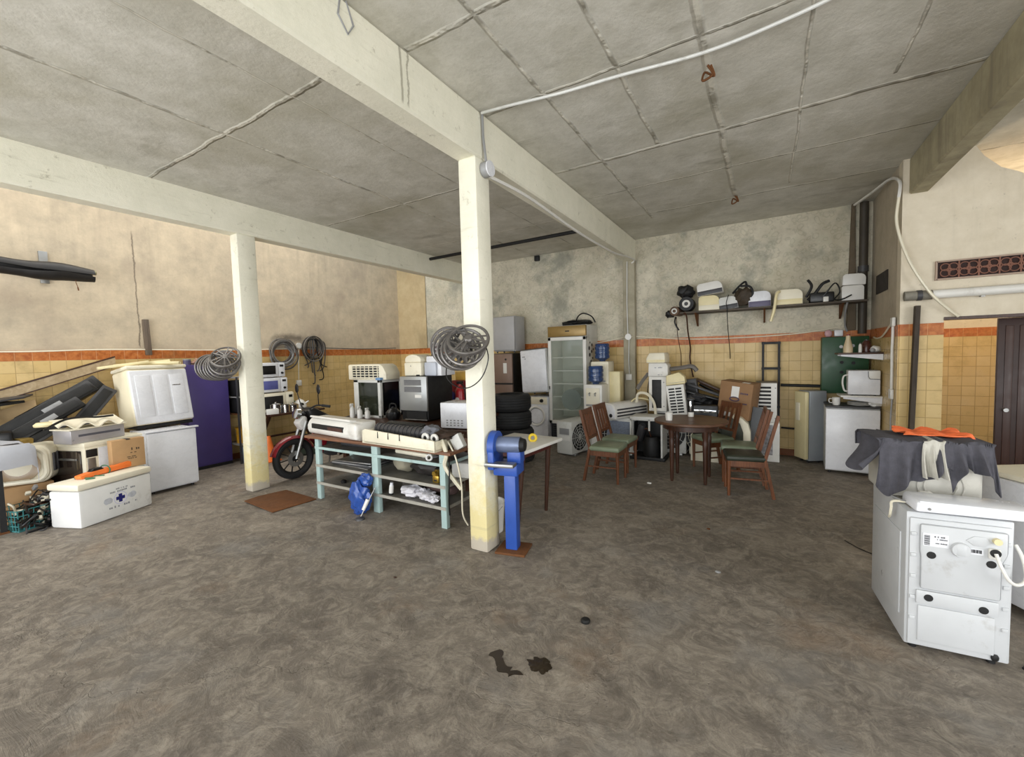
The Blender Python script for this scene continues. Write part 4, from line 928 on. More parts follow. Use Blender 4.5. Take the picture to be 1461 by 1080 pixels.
t = thing('canister', 'dark metal canister on the white box, left of the middle pillar wheel covers', 'canister', (-3.99,4.60,1.67)); G().lathe([(0,0),(.075,0),(.075,.17),(.07,.172),(.07,.165),(0,.165)],24).to('can', mat('dark_tin','#4a3a3a',.3,.6,var=.2), t); G().tube([(.06,0,.16),(.06,0,.26)],.004,6).to('wire_handle', dblack, t)
o = G().box(-.05,.05,-.05,.05,0,.15,bev=.008).to('tin', mat('brown_tin','#8a4a26',.4,.2,var=.3,scale=12), loc=(-3.84,4.66,1.67)); tag(o, 'brown tin beside the dark metal canister', 'tin')
# white microwave next to the pillar
t = thing('microwave', 'plain white microwave turned backwards left of the middle pillar', 'microwave', (-3.23,4.16,.78), 10)
st = thing('stool', 'plain dark stool carrying the backwards white microwave by the middle pillar', 'stool', (-3.20,4.16,0)); G().box(-.24,.18,-.2,.2,.74,.779,bev=.006).to('seat', wdark, st)
for sx in (-.2,.14):
    for sy in (-.16,.16): G().box(sx-.02,sx+.02,sy-.02,sy+.02,0,.74).to('leg', wdark, st)
G().box(-.21,.21,-.17,.17,.012,.32,bev=.01).to('body', white, t); g = G()
for k in range(5):
    for q in range(3): g.box(-.13+.05*k,-.105+.05*k,-.172,-.168,.04+.03*q,.055+.03*q)
g.to('vent_holes', grey, t); G().box(-.212,-.208,-.12,-.05,.10,.26).to('label_strip', green_p, t)
for sx in (-1,1):
    for sy in (-1,1): G().cyl((sx*.16,sy*.12,0),(sx*.16,sy*.12,.014),.014,n=10).to('foot', black, t)
# red extinguisher, blue sack behind
t = thing('fire_extinguisher', 'red fire extinguisher on the rear table, just left of the middle pillar', 'fire extinguisher', (-4.00,5.12,.78)); G().lathe([(0,0),(.07,0),(.075,.02),(.075,.34),(.05,.41),(.025,.43),(.025,.46),(0,.46)],22).to('cylinder', mat('signal_red','#a3242a',.3,var=.1), t); G().box(-.03,.03,-.05,.05,.46,.50,bev=.006).to('valve', dblack, t); G().cyl((0,-.076,.22),(0,-.08,.22),.04,n=20).to('label', white2, t); G().tube(catmull([(.03,-.03,.47),(.10,-.03,.42),(.11,-.02,.25),(.09,0,.12)],5),.010,6).to('hose', dblack, t)
o = G().blob((0,0,.17),(.16,.13,.17),21,.2).to('blue_sack', mat('blue_cloth','#363a78',.8,var=.15), loc=(-4.24,5.16,.78)); tag(o, 'dark blue cloth sack on the rear table behind the wine cooler', 'sack')
o = G().box(-.13,.13,-.1,.1,0,.13,bev=.01).to('tin_box', mat('mustard_tin','#c9a24a',.5,var=.1), loc=(-3.82,5.22,1.10)); o.location=(-4.10,5.40,1.28); 
o2 = G().box(-.24,.24,-.12,.12,0,.50,bev=.01).to('storage_box', red, loc=(-4.06,5.41,.78)); tag(o2, 'dark red storage box at the back of the rear table', 'box'); tag(o, 'mustard tin box on top of the dark red storage box', 'box')
o = G().box(-.12,.12,-.1,.1,0,.34,bev=.01).to('wooden_box', wmid, loc=(-4.52,5.16,1.12)); o.location=(-4.75,5.20,.78); tag(o, 'brown wooden box on the rear table behind the framed cabinet', 'box')
# bucket and dark bag by the pillar foot
t = thing('bucket', 'white bucket on the floor behind the foot of the middle pillar', 'bucket', (-2.24,3.27,0)); G().lathe([(0,0),(.115,0),(.135,.27),(.14,.28),(.128,.275),(.11,.01),(0,.01)],26).to('pail', white2, t); G().tube(catmull([(-.135,0,.25),(-.08,-.12,.18),(.08,-.12,.18),(.135,0,.25)],5),.004,5).to('handle', steel, t)
o = G().blob((0,0,.06),(.13,.11,.06),33,.3).to('dark_sack', dblack, loc=(-2.47,3.45,0)); tag(o, 'small black sack on the floor between workbench and middle pillar', 'sack')

# ------------------------------------------------------------ bench grinder on its blue pedestal
t = thing('bench_grinder', 'blue pedestal bench grinder standing beside the middle pillar', 'grinder', (-1.84,3.02,0), 12)
blue = mat('royal_blue_paint','#2b4fa0',.4,var=.1,dirt='#1d2f63',amt=.4)
G().box(-.13,.13,-.12,.12,0,.02,bev=.004).to('base_plate', rustm, t)
G().box(-.055,.045,-.05,.05,.02,.72,bev=.005).to('pedestal', blue, t)
G().box(-.13,.08,-.10,.10,.66,.76,bev=.012).to('mounting_box', blue, t)
G().cyl((-.11,-.03,.91),(.09,-.02,.91),.068,n=24).to('motor_housing', mat('grey_blue_motor','#6b7690',.4,.3,var=.15,dirt='#473a35',amt=.42), t)
G().cyl((.09,-.02,.91),(.13,-.02,.91),.063,.05,n=24).to('motor_end', dblack, t)
g = G(); g.cyl((-.155,-.04,.90),(-.10,-.04,.90),.125,n=32); g.box(-.155,-.10,-.16,.08,.72,.88,bev=.01); g.to('wheel_guard', blue, t)
G().cyl((-.16,-.05,.92),(-.155,-.05,.92),.05,n=20).cyl((-.17,-.05,.92),(-.16,-.05,.92),.018).to('grinding_wheel', grey, t)
G().box(-.17,.08,-.20,-.10,.755,.785,bev=.006).to('tool_rest', steel, t)
G().box(-.02,.10,-.06,.06,.76,.86,bev=.01).to('motor_foot', blue, t)
# white table with dark legs
t = thing('side_table', 'white topped table with dark splayed legs behind the blue grinder', 'table', (-2.38,3.72,0), -4)
G().box(-.09,.53,-.36,.36,.745,.78,bev=.01).to('tabletop', white2, t)
G().box(-.04,.44,-.27,.27,.68,.745).to('apron', mat('dark_red_wood','#4a201c',.45,var=.15), t)
for sx,sy in ((.42,-.24),(.42,.24),(-.03,-.24),(-.03,.24)): G().cyl((sx*.86+.0,sy*1.12,0),(sx,sy,.70),.018,.028,n=12).to('leg', wdark, t)
t = thing('tape_roll', 'yellow roll on the white table beside the blue grinder', 'roll', (-2.02,3.74,.78)); G().ring((0,0,.035),.033,.014,(75,0,30),24,8,1).to('roll', mat('bright_yellow','#e8c832',.5,var=.06), t); t.location.z=.781
# ------------------------------------------------------------ back wall, left of the wall pillar
fridge('wall_cabinet', 'plain grey cabinet stacked on the brown fridge right of the middle pillar', (-4.47,7.37,1.70), 0, .50, .42, .72, mat('grey_white_panel','#a9a8a8',.4,var=.05,dirt='#85817a',amt=.38), cat='cabinet')
t = fridge('refrigerator', 'brown two-door fridge with black side against the back wall', (-4.50,7.36,0), 0, .54, .60, 1.69, mat('brown_steel','#7d675a',.4,.2,var=.08,dirt='#5d4a3e',amt=.4), dblack)
G().box(-.275,.275,-.31,-.28,1.08,1.11).to('door_gap', dblack, t); G().box(.07,.15,-.303,-.298,1.30,1.50).to('sticker', white2, t); G().cyl((.13,-.30,1.57),(.13,-.305,1.57),.02,n=14).to('badge', dblack, t)
# tyres
for k in range(4):
    t = thing('tyre', ['black tyre at the bottom of the stack behind the white table','second tyre from the floor in the stack behind the white table','third tyre from the floor in the stack behind the white table','topmost black tyre of the stack behind the white table'][k], 'tyre', (-3.42+.015*(k%2)-.02*k,5.70,.262*k), 30*k, 'stacked tyres')
    prof = [(.19,.02),(.24,.0),(.30,.01),(.325,.05)]
    z = .05
    for q in range(4):
        prof += [(.328,z+.005),(.328,z+.032),(.318,z+.034),(.318,z+.039)]; z += .04
    prof += [(.325,.21),(.30,.25),(.24,.26),(.19,.24),(.185,.13),(.19,.02)]
    G().lathe(prof,40).to('tread', rubber, t, ); G().lathe([(.20,.255),(.235,.264),(.24,.2605),(.235,.2595),(.20,.255)],32).to('bead', dblack, t)
# dryer tilted on a washing machine
t = thing('washing_machine', 'white front loading washing machine under the tilted white dryer', 'washing machine', (-3.71,7.30,0), 2)
w,d,h = .46,.56,.86
G().box(-w/2,w/2,-d/2,d/2,.02,h,bev=.012).to('body', white, t)
G().box(-w/2+.005,w/2-.005,-d/2-.012,-d/2+.01,h-.14,h-.005,bev=.008).to('control_panel', cream, t); G().cyl((.12,-d/2-.01,h-.07),(.12,-d/2-.04,h-.07),.035,.03,n=20).to('dial', black, t); G().box(-.20,-.10,-d/2-.014,-d/2-.01,h-.10,h-.05).to('label_plate', grey, t)
g = G().ring((.0,-d/2-.008,.50),.17,.022,(90,0,0),32,8); o = g.to('door_ring', white2, t); G().lathe([(0,-.03),(.10,-.02),(.15,0)],28,(.0,-d/2-.004,.50),(90,0,0)).to('door_glass', mat('grey_door_glass','#8b9093',.15,var=.1), o)
t = fridge('dryer', 'white dryer cabinet leaning to the left on the washing machine', (-3.72,7.20,.88), 0, .52, .50, .84, white, grey_white, cat='dryer'); t.rotation_euler = (R(-3),R(-4),R(2)); t.location = (-3.70,7.22,.90)
G().box(-.22,-.16,-.256,-.249,.70,.72).box(-.17,-.15,-.256,-.249,.66,.68).to('badge', grey, t); G().box(-.25,.25,-.24,.24,.842,.85).to('top_sheet', mat('dusty_dark_top','#5a5348',.7,var=.2), t)
for (x,z) in ((-.20,.3),): pass

# glass door drinks fridge
t = thing('display_fridge', 'tall glass door drinks fridge against the back wall', 'display fridge', (-3.09,7.38,0), 0)
w,d,h = .74,.60,2.16
body = mat('drinks_fridge_white','#c9c7bf',.4,var=.06,dirt='#7d7566',amt=.44)
g = G(); g.box(-w/2,-w/2+.04,-d/2+.05,d/2-.04,.44,h-.24,bev=.003).box(w/2-.04,w/2,-d/2+.05,d/2-.04,.44,h-.24,bev=.003).box(-w/2,w/2,d/2-.04,d/2,.44,h-.24).box(-w/2,w/2,-d/2+.062,d/2,h-.24,h,bev=.004).box(-w/2,w/2,-d/2+.05,d/2,.362,.44); g.to('body', body, t)
G().box(-w/2,w/2,-d/2+.08,d/2,.04,.36,bev=.005).to('motor_housing', darkgrey, t)
g = G()
for k in range(6): g.box(-w/2+.05,w/2-.05,-d/2+.07,-d/2+.082,.09+.04*k,.11+.04*k)
g.to('lower_grille', black, t)
G().box(-w/2,w/2-.0,-d/2,-d/2+.06,h-.20,h-.01,bev=.008).to('sign_panel', mat('brass_brown_sign','#8d7340',.35,.3,var=.1), t, 'brown blank sign panel')
G().box(-.02,.06,-d/2-.004,-d/2+.004,h-.115,h-.095).to('sign_mark', dblack, t)
z0,z1 = .37,h-.21
g = G(); g.box(-w/2,-w/2+.06,-d/2,-d/2+.045,z0,z1,bev=.005).box(w/2-.06,w/2,-d/2,-d/2+.045,z0,z1,bev=.005).box(-w/2,w/2,-d/2,-d/2+.045,z0,z0+.06,bev=.005).box(-w/2,w/2,-d/2,-d/2+.045,z1-.06,z1,bev=.005); dr = g.to('door', white2, t)
G().box(-w/2+.06,w/2-.06,-d/2+.018,-d/2+.026,z0+.06,z1-.06).to('door_glass', glass('greenish_glass','#b9c4b4',.04,.22), dr)
G().box(-w/2+.012,-w/2+.03,-d/2-.02,-d/2+.002,1.0,1.06,bev=.004).to('door_handle', dblack, dr)
G().box(-w/2+.045,w/2-.045,d/2-.055,d/2-.042,.44,h-.25).to('inner_back', mat('pale_inner_liner','#b6b8ac',.5,var=.1), t)
for z in (.62,.86,1.10,1.34,1.58):
    g = G()
    for k in range(14): x=-w/2+.06+k*.0475; g.bar((x,-d/2+.09,z),(x,d/2-.06,z),.006,.006)
    g.bar((-w/2+.05,-d/2+.09,z),(w/2-.05,-d/2+.09,z),.008,.02); g.to('wire_shelf', grey_white, t)
for k,(y,z) in enumerate(((-.1,1.84),(.0,1.80),(-.14,1.74),(.06,1.72),(-.02,1.68),(-.12,1.62),(.03,1.56),(-.06,1.50),(.08,1.45))):
    G().cyl((w/2-.001,y,z),(w/2+.004,y,z),.02+.008*(k%3),n=12).to('side_sticker', dblack, t)
o = G().cyl((0,-.16,.17),(0,.18,.17),.19,.19,28).to('blue_drum', mat('grey_blue_drum','#4a5d68',.4,var=.15), loc=(-2.98,7.40,.445)); o.scale=(1,1,1); o.location=(-3.04,7.30,.645); tag(o, 'dark blue grey round drum standing inside the glass door fridge', 'drum')
o = G().blob((0,0,.05),(.28,.2,.055),9,.4,2.4).to('black_bag', dblack, loc=(-3.02,7.42,2.165)); tag(o, 'flat black bag lying on top of the glass door fridge', 'bag')
cable([(-3.0,7.3,2.2),(-2.92,7.25,2.32),(-2.80,7.2,2.36),(-2.66,7.22,2.30),(-2.60,7.25,2.19)], .012, black, 'black cable arching over the top of the glass door fridge', 'cable', 'cable')
# water dispensers with bottles
jug = glass('blue_bottle_plastic','#2e4a7a',.12,.82)
def dispenser(label, blabel, loc, h, body=white2):
    t = thing('water_dispenser', label, 'water dispenser', loc, 0)
    G().box(-.16,.16,-.16,.16,0,h,bev=.02).to('body', body, t)
    G().box(-.12,.12,-.172,-.155,h-.38,h-.06,bev=.015).to('tap_panel', cream, t)
    for sx in (-.05,.05): G().cyl((sx,-.17,h-.14),(sx,-.205,h-.15),.013,n=10).cyl((sx,-.20,h-.15),(sx,-.20,h-.19),.010,n=10).to('tap', steel, t)
    G().box(-.11,.11,-.20,-.15,h-.36,h-.33,bev=.006).to('drip_tray', grey, t)
    b = thing('water_bottle', blabel, 'bottle', (loc[0],loc[1],loc[2]+h), 0)
    pr = [(0,.0),(.05,.0),(.06,.02),(.115,.05)]
    for k in range(3): pr += [(.128,.06+.075*k),(.128,.10+.075*k),(.119,.11+.075*k),(.119,.125+.075*k)]
    pr += [(.125,.29),(.115,.31),(0,.315)]
    G().lathe(pr,26).to('bottle_body', jug, b)
    return t
dispenser('white water dispenser at the back, its bottle level with the orange tile band', 'blue water bottle on the rear, taller water dispenser', (-2.50,7.30,0), 1.50, cream)
dispenser('front white water dispenser beside the glass door fridge', 'blue water bottle on the front, lower water dispenser', (-2.50,6.95,0), 1.12)
o = G().box(-.10,.10,-.12,.12,0,1.32,bev=.01).to('tall_cabinet', ivory, loc=(-2.26,7.32,0)); tag(o, 'tall pale yellow cabinet right of the water dispensers', 'cabinet')

# ------------------------------------------------------------ air conditioner yard along the back wall
outdoor_unit('outdoor_unit', 'white outdoor air conditioner on the floor before the glass door fridge, end to camera', (-2.74,6.55,0), 78, .60, .30, .56)
t = outdoor_unit('outdoor_unit', 'small outdoor air conditioner on end under the lying indoor unit, behind the chairs', (-2.02,6.92,0), -8, .50, .40, .60)
G().box(-.20,.20,-.208,-.20,.08,.54).to('coil_face', mat('bluish_coil','#7b8494',.5,.4,var=.2,scale=50), t)
t = thing('indoor_unit', 'long white indoor air conditioner lying on the small outdoor unit, end cap forward', 'air conditioner', (-1.98,6.90,.605), -24)
g = G(); ac_cover(g,.27,.24,.80,.11,-.40); g.to('casing', white2, t)
G().prism([(-.12,.01),(.12,.01),(.12,.14),(.06,.21),(-.08,.22),(-.12,.18)],'y',-.412,-.398,bev=.004).to('end_cap', white, t)
G().cyl((.05,-.41,.05),(.05,-.42,.05),.03,n=16).to('pipe_hole', dblack, t)
for k in range(3): G().box(.134,.139,-.36,.36,.03+.05*k,.055+.05*k).to('louvre', darkgrey, t)
cable([(-1.80,6.9,.84),(-1.76,6.85,.98),(-1.62,6.84,.98),(-1.52,6.86,.84),(-1.50,6.9,.62)], .022, cream, 'cream insulated pipe loop over the lying indoor air conditioner', 'pipe', 'pipe')
cable([(-1.9,6.95,.84),(-1.8,6.95,.90),(-1.6,7.0,.86),(-1.45,7.1,.74),(-1.35,7.3,.68)], .012, ivory, 'thin yellowed hose running right from the lying indoor unit', 'hose', 'hose')
# stripped compressor base
t = thing('compressor_unit', 'open outdoor unit with bare black compressor, left of the round table', 'air conditioner', (-1.55,6.70,0), 0)
G().box(-.26,.26,-.20,.22,0,.05,bev=.005).to('base', dblack, t)
g = G(); g.box(-.26,.20,-.18,.20,.60,.66,bev=.006).box(-.26,-.235,-.18,-.15,.05,.62).box(.02,.045,-.18,-.15,.45,.62); g.to('top_frame', grey_white, t)
G().lathe([(0,0),(.12,0),(.13,.03),(.13,.22),(.10,.29),(0,.30)],24,(.04,-.05,.05)).to('compressor', dblack, t)
G().lathe([(0,0),(.06,.01),(.06,.26),(.04,.30),(0,.30)],18,(-.16,-.02,.28),(25,20,0)).to('accumulator', darkgrey, t)
G().tube(catmull([(.04,-.1,.35),(.0,-.16,.48),(-.1,-.14,.42),(-.16,-.1,.30),(-.2,-.16,.2),(-.2,-.17,.12)],6),.010,6).to('copper_pipe', mat('dull_copper','#6d4a38',.4,.7,var=.2), t)
G().box(.20,.225,-.18,.18,.05,.55).to('perforated_side', grey_white, t); G().box(-.24,.2,.16,.20,.05,.58).to('fan_panel', dblack, t)
# tower of units
ot = outdoor_unit('outdoor_unit', 'white louvred outdoor unit at the bottom of the left tower of units', (-1.30,7.20,0), 0, .46, .36, .70)
g = G()
for k in range(4):
    for q in range(2): g.box(-.20+.20*q,-.03+.20*q,-.188,-.18,.50+.045*k,.525+.045*k)
g.to('louvre_slots', dblack, ot)
t = thing('air_unit', 'upright white unit with dark vertical grille in the left tower of units', 'air conditioner', (-1.47,7.10,.702), 0)
G().box(-.14,.13,-.18,.18,0,.55,bev=.01).to('casing', white2, t); G().box(-.09,.055,-.186,-.178,.05,.50,bev=.004).to('dark_grille', dblack, t)
for z in (.08,.46): G().cyl((.09,-.178,z),(.09,-.185,z),.01,n=10).to('screw', grey, t)
t = thing('air_unit', 'small white box unit, second from top of the left tower', 'air conditioner', (-1.475,7.08,1.254), 2)
G().prism([(-.15,0),(.15,0),(.15,.17),(.12,.21),(-.14,.21)],'y',-.16,.16,bev=.012).to('casing', white2, t); g = G(); dots(g,-.05,.13,.12,.02,-.161,31); dots(g,.0,.02,.08,.014,-.161,32); g.to('printed_lettering', greyink, t)
t = thing('air_unit', 'cream slanted cover topmost on the left tower of units', 'air conditioner', (-1.49,7.06,1.466), -3)
G().prism([(-.15,0),(.14,0),(.14,.10),(.13,.16),(-.10,.16),(-.15,.08)],'y',-.15,.15,bev=.015).to('cover', cream, t); G().box(-.14,.14,-.153,-.145,.015,.05).to('edge_panel', ivory, t)
cable([(-1.63,7.0,1.30),(-1.72,6.98,1.18),(-1.80,6.98,1.05),(-1.78,7.0,1.12)], .03, hosegrey, 'grey insulated hose end drooping left of the tower of units', 'hose', 'hose')
cable([(-1.62,7.0,1.2),(-1.64,6.97,1.0),(-1.60,6.98,.80),(-1.60,7.0,.72)], .008, black, 'thin black cable hanging down the left side of the tower', 'cable', 'cable')
cable([(-1.32,7.12,1.36),(-1.15,7.12,1.38),(-1.0,7.14,1.40),(-.93,7.16,1.33)], .035, hosegrey, 'grey insulated hose lying from the tower to the right at the wall', 'hose', 'hose')
ot = outdoor_unit('outdoor_unit', 'cream outdoor unit at the bottom of the right tower, half behind the round table', (-.78,7.22,0), 0, .50, .36, .62, body=cream)
t = thing('air_unit', 'tilted white unit with two columns of louvre slots, right of the tower', 'air conditioner', (-1.16,6.98,.66), rot=(0,-7,4))
G().box(-.13,.13,-.14,.14,0,.47,bev=.01).to('casing', white2, t); g = G()
for k in range(9):
    for q in range(2): g.box(-.095+.10*q,-.01+.10*q,-.145,-.138,.04+.045*k,.064+.045*k)
g.to('louvre_slots', dblack, t)
t = thing('air_unit', 'yellowed slanted cover on top of the tilted louvred unit', 'air conditioner', (-1.20,6.98,1.135), rot=(0,-7,4)); G().prism([(-.14,0),(.14,0),(.14,.10),(.07,.18),(-.12,.15)],'y',-.14,.14,bev=.012).to('cover', ivory, t)
g = G(); g.box(-.13,.13,-.142,-.138,.03,.034); g.to('seam', grey, t)
t = thing('air_unit', 'dark grey box unit leaning behind the yellowed cover', 'air conditioner', (-1.0,7.12,1.06), rot=(0,-7,0)); t.location=(-1.0,7.22,.70); G().box(-.12,.12,-.08,.1,0,.50,bev=.01).to('casing', darkgrey, t); G().box(-.10,.10,-.084,-.079,.06,.44).to('side_grille', dblack, t)
# dark pile
for k,(x,z,a,l) in enumerate([(-.86,.96,-14,.56),(-.78,1.02,-20,.60),(-.90,.90,-8,.50),(-.72,1.07,-26,.55),(-.70,.99,-30,.50)]):
    o = G().box(-l/2,l/2,-.05,.05,-.02,.02,bev=.008,rot=(8*k-16,-a if False else a*-1,0)).to('plastic_offcut', [black,darkgrey,black,wdark,black][k], loc=(x,7.05+.09*k,z)); o.rotation_euler = (0,R(-2*a*0),0)
    tag(o, ['lowest black panel strip in the dark pile beside the carton','long black panel strip lying across the dark pile','short black panel strip nearest the louvred tower','brown strip on top of the dark pile, sloping to the carton','rearmost black strip of the dark pile by the wall'][k], 'panel', 'dark panels piled by the carton')
o = G().blob((0,0,.15),(.24,.16,.16),44,.4,2.4,4).to('black_bag', dblack, loc=(-.84,7.15,.63)); tag(o, 'crumpled black bag under the dark panel pile', 'bag')
o = G().blob((0,0,.04),(.12,.08,.045),45,.5,3).to('dark_hose_clump', darkgrey, loc=(-.94,6.93,.86)); o.location=(-.92,6.98,.90); tag(o, 'dark grey clump on the left of the black bag', 'clump')
t = thing('heater', 'black appliance with chrome strips behind the round table, under the dark pile', 'appliance', (-.77,6.86,.40)); G().box(-.17,.17,-.10,.10,0,.44,bev=.015).to('body', black, t)
for z in (.15,.33): G().box(-.15,.15,-.106,-.098,z,z+.045,bev=.003).to('chrome_strip', chrome, t)
o = G().box(-.2,.2,-.1,.1,0,.40,bev=.01).to('appliance_box', cream, loc=(-.77,6.87,0)); tag(o, 'cream box on the floor under the black appliance with chrome strips', 'box')
# carton
t = thing('cardboard_box', 'large brown carton with white labels, tilted on the units right of the table', 'box', (-.33,6.95,.66), rot=(0,7,-14))
G().box(-.26,.17,-.18,.18,.0,.52,bev=.006).to('carton', mat('worn_brown_carton','#8f6d4c',.8,var=.08,dirt='#6d4f36',amt=.42), t)
G().box(-.10,-.0,-.184,-.179,.30,.46).to('paper_label', white2, t); G().box(.01,.10,-.14,-.04,.5195,.523).to('top_label', white2, t); G().box(-.24,-.06,-.184,-.179,.02,.08).to('lower_label', white2, t)
g = G(); g.ring((-.05,-.183,.28),.06,.008,(90,0,0),24,6,1,.45); dots(g,.02,.36,.10,.025,-.1815,61); g.box(.0,.12,-.1815,-.18,.22,.235); g.to('print', mat('purple_print','#4a3a55',.6,var=.1), t)
o = G().box(-.25,.22,-.18,.20,0,.655,bev=.01).to('steel_box', mat('dull_green_box','#6b6f63',.5,.2,var=.12), loc=(-.32,7.10,0)); tag(o, 'dull grey green metal box on the floor carrying the large carton', 'box')
t = thing('appliance_cover', 'cream curved cover standing on the floor behind the green chairs', 'cover', (-.27,6.70,0)); G().prism([(-.07,0),(.09,0),(.09,.50),(.06,.62),(-.02,.70),(-.12,.74),(-.14,.70),(-.04,.62),(.0,.50),(.0,.25)],'y',-.10,.10,bev=.01).to('curved_shell', cream, t)
o = G().prism([(0,0),(.20,0),(.22,.82),(.10,.84)],'y',-.02,.02,bev=.004).to('grey_board', mat('slate_board','#55585c',.6,var=.12), loc=(-.26,6.80,0), rot=(-3,0,-8)); tag(o, 'slate grey board standing between the curved cream cover and the louvred units', 'board')
# pair of units at right
t = thing('outdoor_unit', 'white outdoor unit with peeling fins at the bottom of the right hand pair', 'air conditioner', (.0,7.30,0)); G().box(-.16,.17,-.15,.25,0,.575,bev=.008).to('casing', white2, t); G().box(-.10,.085,-.156,-.148,.10,.54).to('coil_face', mat('peeling_fins','#8c8a8c',.5,.4,var=.5,scale=28), t)
t = thing('air_unit', 'white unit with a column of black louvre slots on top of the right hand pair', 'air conditioner', (.0,7.30,.577)); G().box(-.13,.135,-.15,.25,0,.57,bev=.01).to('casing', white2, t); g = G()
for k in range(9): g.box(-.095,.06-.02*(k==0),-.155,-.148,.05+.055*k,.08+.055*k,bev=.002)
g.to('louvre_slots', dblack, t); G().box(-.13,.135,-.14,.24,.57,.578).to('dusty_top', mat('dust_grey','#77736b',.8,var=.15), t)
for z in (.06,.50): G().cyl((.115,-.148,z),(.115,-.155,z),.009,n=10).to('screw', grey, t)
# black frame ladder and bars
t = thing('ladder_rack', 'tall black ladder-like steel frame leaning on the back wall', 'frame', (.06,7.62,0))
g = G()
for sx in (-.105,.105): g.bar((sx,0,0),(sx,.02,1.75),.045,.03)
g.to('upright', dblack, t)
for z in (.35,.75,1.34,1.73): G().bar((-.125,.012,z),(.125,.012,z),.03,.035).to('rung', dblack, t)
for z,x0,x1,r_,lb in ((1.085,.19,.74,.022,'thick black pipe across the yellow tiles above the cream fridge'),(.43,.20,.42,.014,'thin dark pipe low on the tiles left of the cream fridge')):
    o = G().cyl((x0,7.655,z),(x1,7.655,z-.01),r_,n=12).to('wall_pipe', dblack); tag(o, lb, 'pipe')
# cream fridge, green board, white fridge
t = fridge('refrigerator', 'cream fridge with grey side standing in the back corner', (.545,7.42,0), -60, .24, .30, 1.03, ivory, mat('grey_fridge_side','#9ea3a8',.4,.2,var=.06,dirt='#6f6f6c',amt=.4), door=.06)
G().box(-.06,.02,-.172,-.15,.60,.86,bev=.012).to('door_handle', cream, t)
t = thing('metal_board', 'dark green metal cabinet hung on the wall behind the microwave', 'cabinet', (.93,7.58,.985))
grn = mat('bottle_green','#1f4a2c',.4,var=.12,dirt='#15301e',amt=.4)
G().box(-.25,.28,-.06,.105,0,.80,bev=.01).to('body', grn, t); 
for (x,z) in ((-.03,.66),(.10,.67),(-.02,.44),(.11,.43),(-.02,.30),(.08,.29)): G().cyl((x,-.06,z),(x,-.075,z),.022,n=14).to('round_fitting', steel if z>.6 else dblack, t)
t = fridge('refrigerator', 'white low fridge with dark top in the back right niche', (.955,7.08,0), -3, .545, .56, .86, white, grey_white, darkgrey)
t = thing('mug', 'white mug on the left front of the white niche fridge', 'mug', (.79,6.95,.884), 150); G().lathe([(0,0),(.035,0),(.042,.02),(.045,.10),(.04,.10),(.036,.01),(0,.008)],20).to('cup', white2, t); G().tube(catmull([(.043,0,.08),(.08,0,.075),(.078,0,.03),(.04,0,.025)],5),.007,6).to('handle', white2, t)
for k in range(4):
    o = G().lathe([(0,0),(.07,0),(.13,.012),(.132,.016),(.07,.006),(0,.005)],28).to('plate', white2, loc=(1.04,6.98,.883+.0105*k)); tag(o, 'one of the stacked pale plates on the white niche fridge', 'plate', 'plates on the niche fridge')
o = G().blob((0,0,.035),(.07,.05,.035),50,.4,2).to('folded_napkin', white2, loc=(1.18,6.90,.883)); tag(o, 'small white folded cloth at the right edge of the niche fridge top', 'cloth')
# bracket shelves on the side wall
for z,x0,lb in ((1.545,.79,'upper white bracket shelf of the niche, with jars on it'),(1.0,.82,'lower white bracket shelf of the niche, carrying the microwave')):
    t = thing('bracket_shelf', lb, 'shelf', (1.235,6.98,z))
    G().box(x0-1.235,0,-.16,.20,0,.02,bev=.003).to('board', wood('shelf_board','#5a4136','#3a2a22',.5,axis=0) if z>1.2 else white2, t)
    for sy in (-.13,.17): G().prism([(x0-1.235+.03,-.002),(0,-.002),(0,-.075),(x0-1.235+.03,-.02)],'y',sy-.012,sy+.012).to('bracket', white, t)
G().box(0,0.001,0,.001,0,.001)
t = thing('microwave', 'white microwave on the lower bracket shelf of the niche', 'microwave', (1.055,6.98,1.02), -4)
G().box(-.15,.17,-.13,.17,.012,.32,bev=.012).to('body', white, t); G().box(.05,.165,-.134,-.126,.21,.315,bev=.01).to('corner_panel', white2, t); g = G().tube([(.05,-.134,.31),(.052,-.134,.24),(.07,-.134,.212),(.165,-.134,.21)],.004,6); g.to('panel_seam', darkgrey, t)
G().tube(catmull([(-.15,-.06,.26),(-.19,-.06,.24),(-.20,-.06,.15),(-.18,-.06,.06),(-.15,-.06,.05)],5),.010,8).to('door_handle', white2, t)
for sx in (-.1,.12): G().cyl((sx,-.1,0),(sx,-.1,.014),.014,n=10).cyl((sx,.12,0),(sx,.12,.014),.014,n=10).to('foot', black, t)
for k,(x,y,r_,h_,m,lb) in enumerate([(.90,6.92,.05,.22,mat('beige_pot','#cdbb9a',.4,var=.15),'pale conical jug on the left of the upper bracket shelf'),(1.02,6.90,.018,.11,white2,'narrow white bottle in the middle of the upper bracket shelf'),(1.10,7.02,.05,.15,mat('brown_jar','#4a2a22',.3,var=.15),'dark brown jar on the upper bracket shelf')]):
    t = thing('jar' if k else 'jug', lb, 'jar' if k else 'jug', (x,y,1.566)); G().lathe([(0,0),(r_,0),(r_*1.02,h_*.3),(r_*(.5 if k==0 else .95),h_*.8),(r_*.5,h_),(0,h_)],20).to('vessel', m, t); G().lathe([(0,h_),(r_*.4,h_),(r_*.4,h_+.015),(0,h_+.018)],14).to('lid', darkgrey if k else red, t)
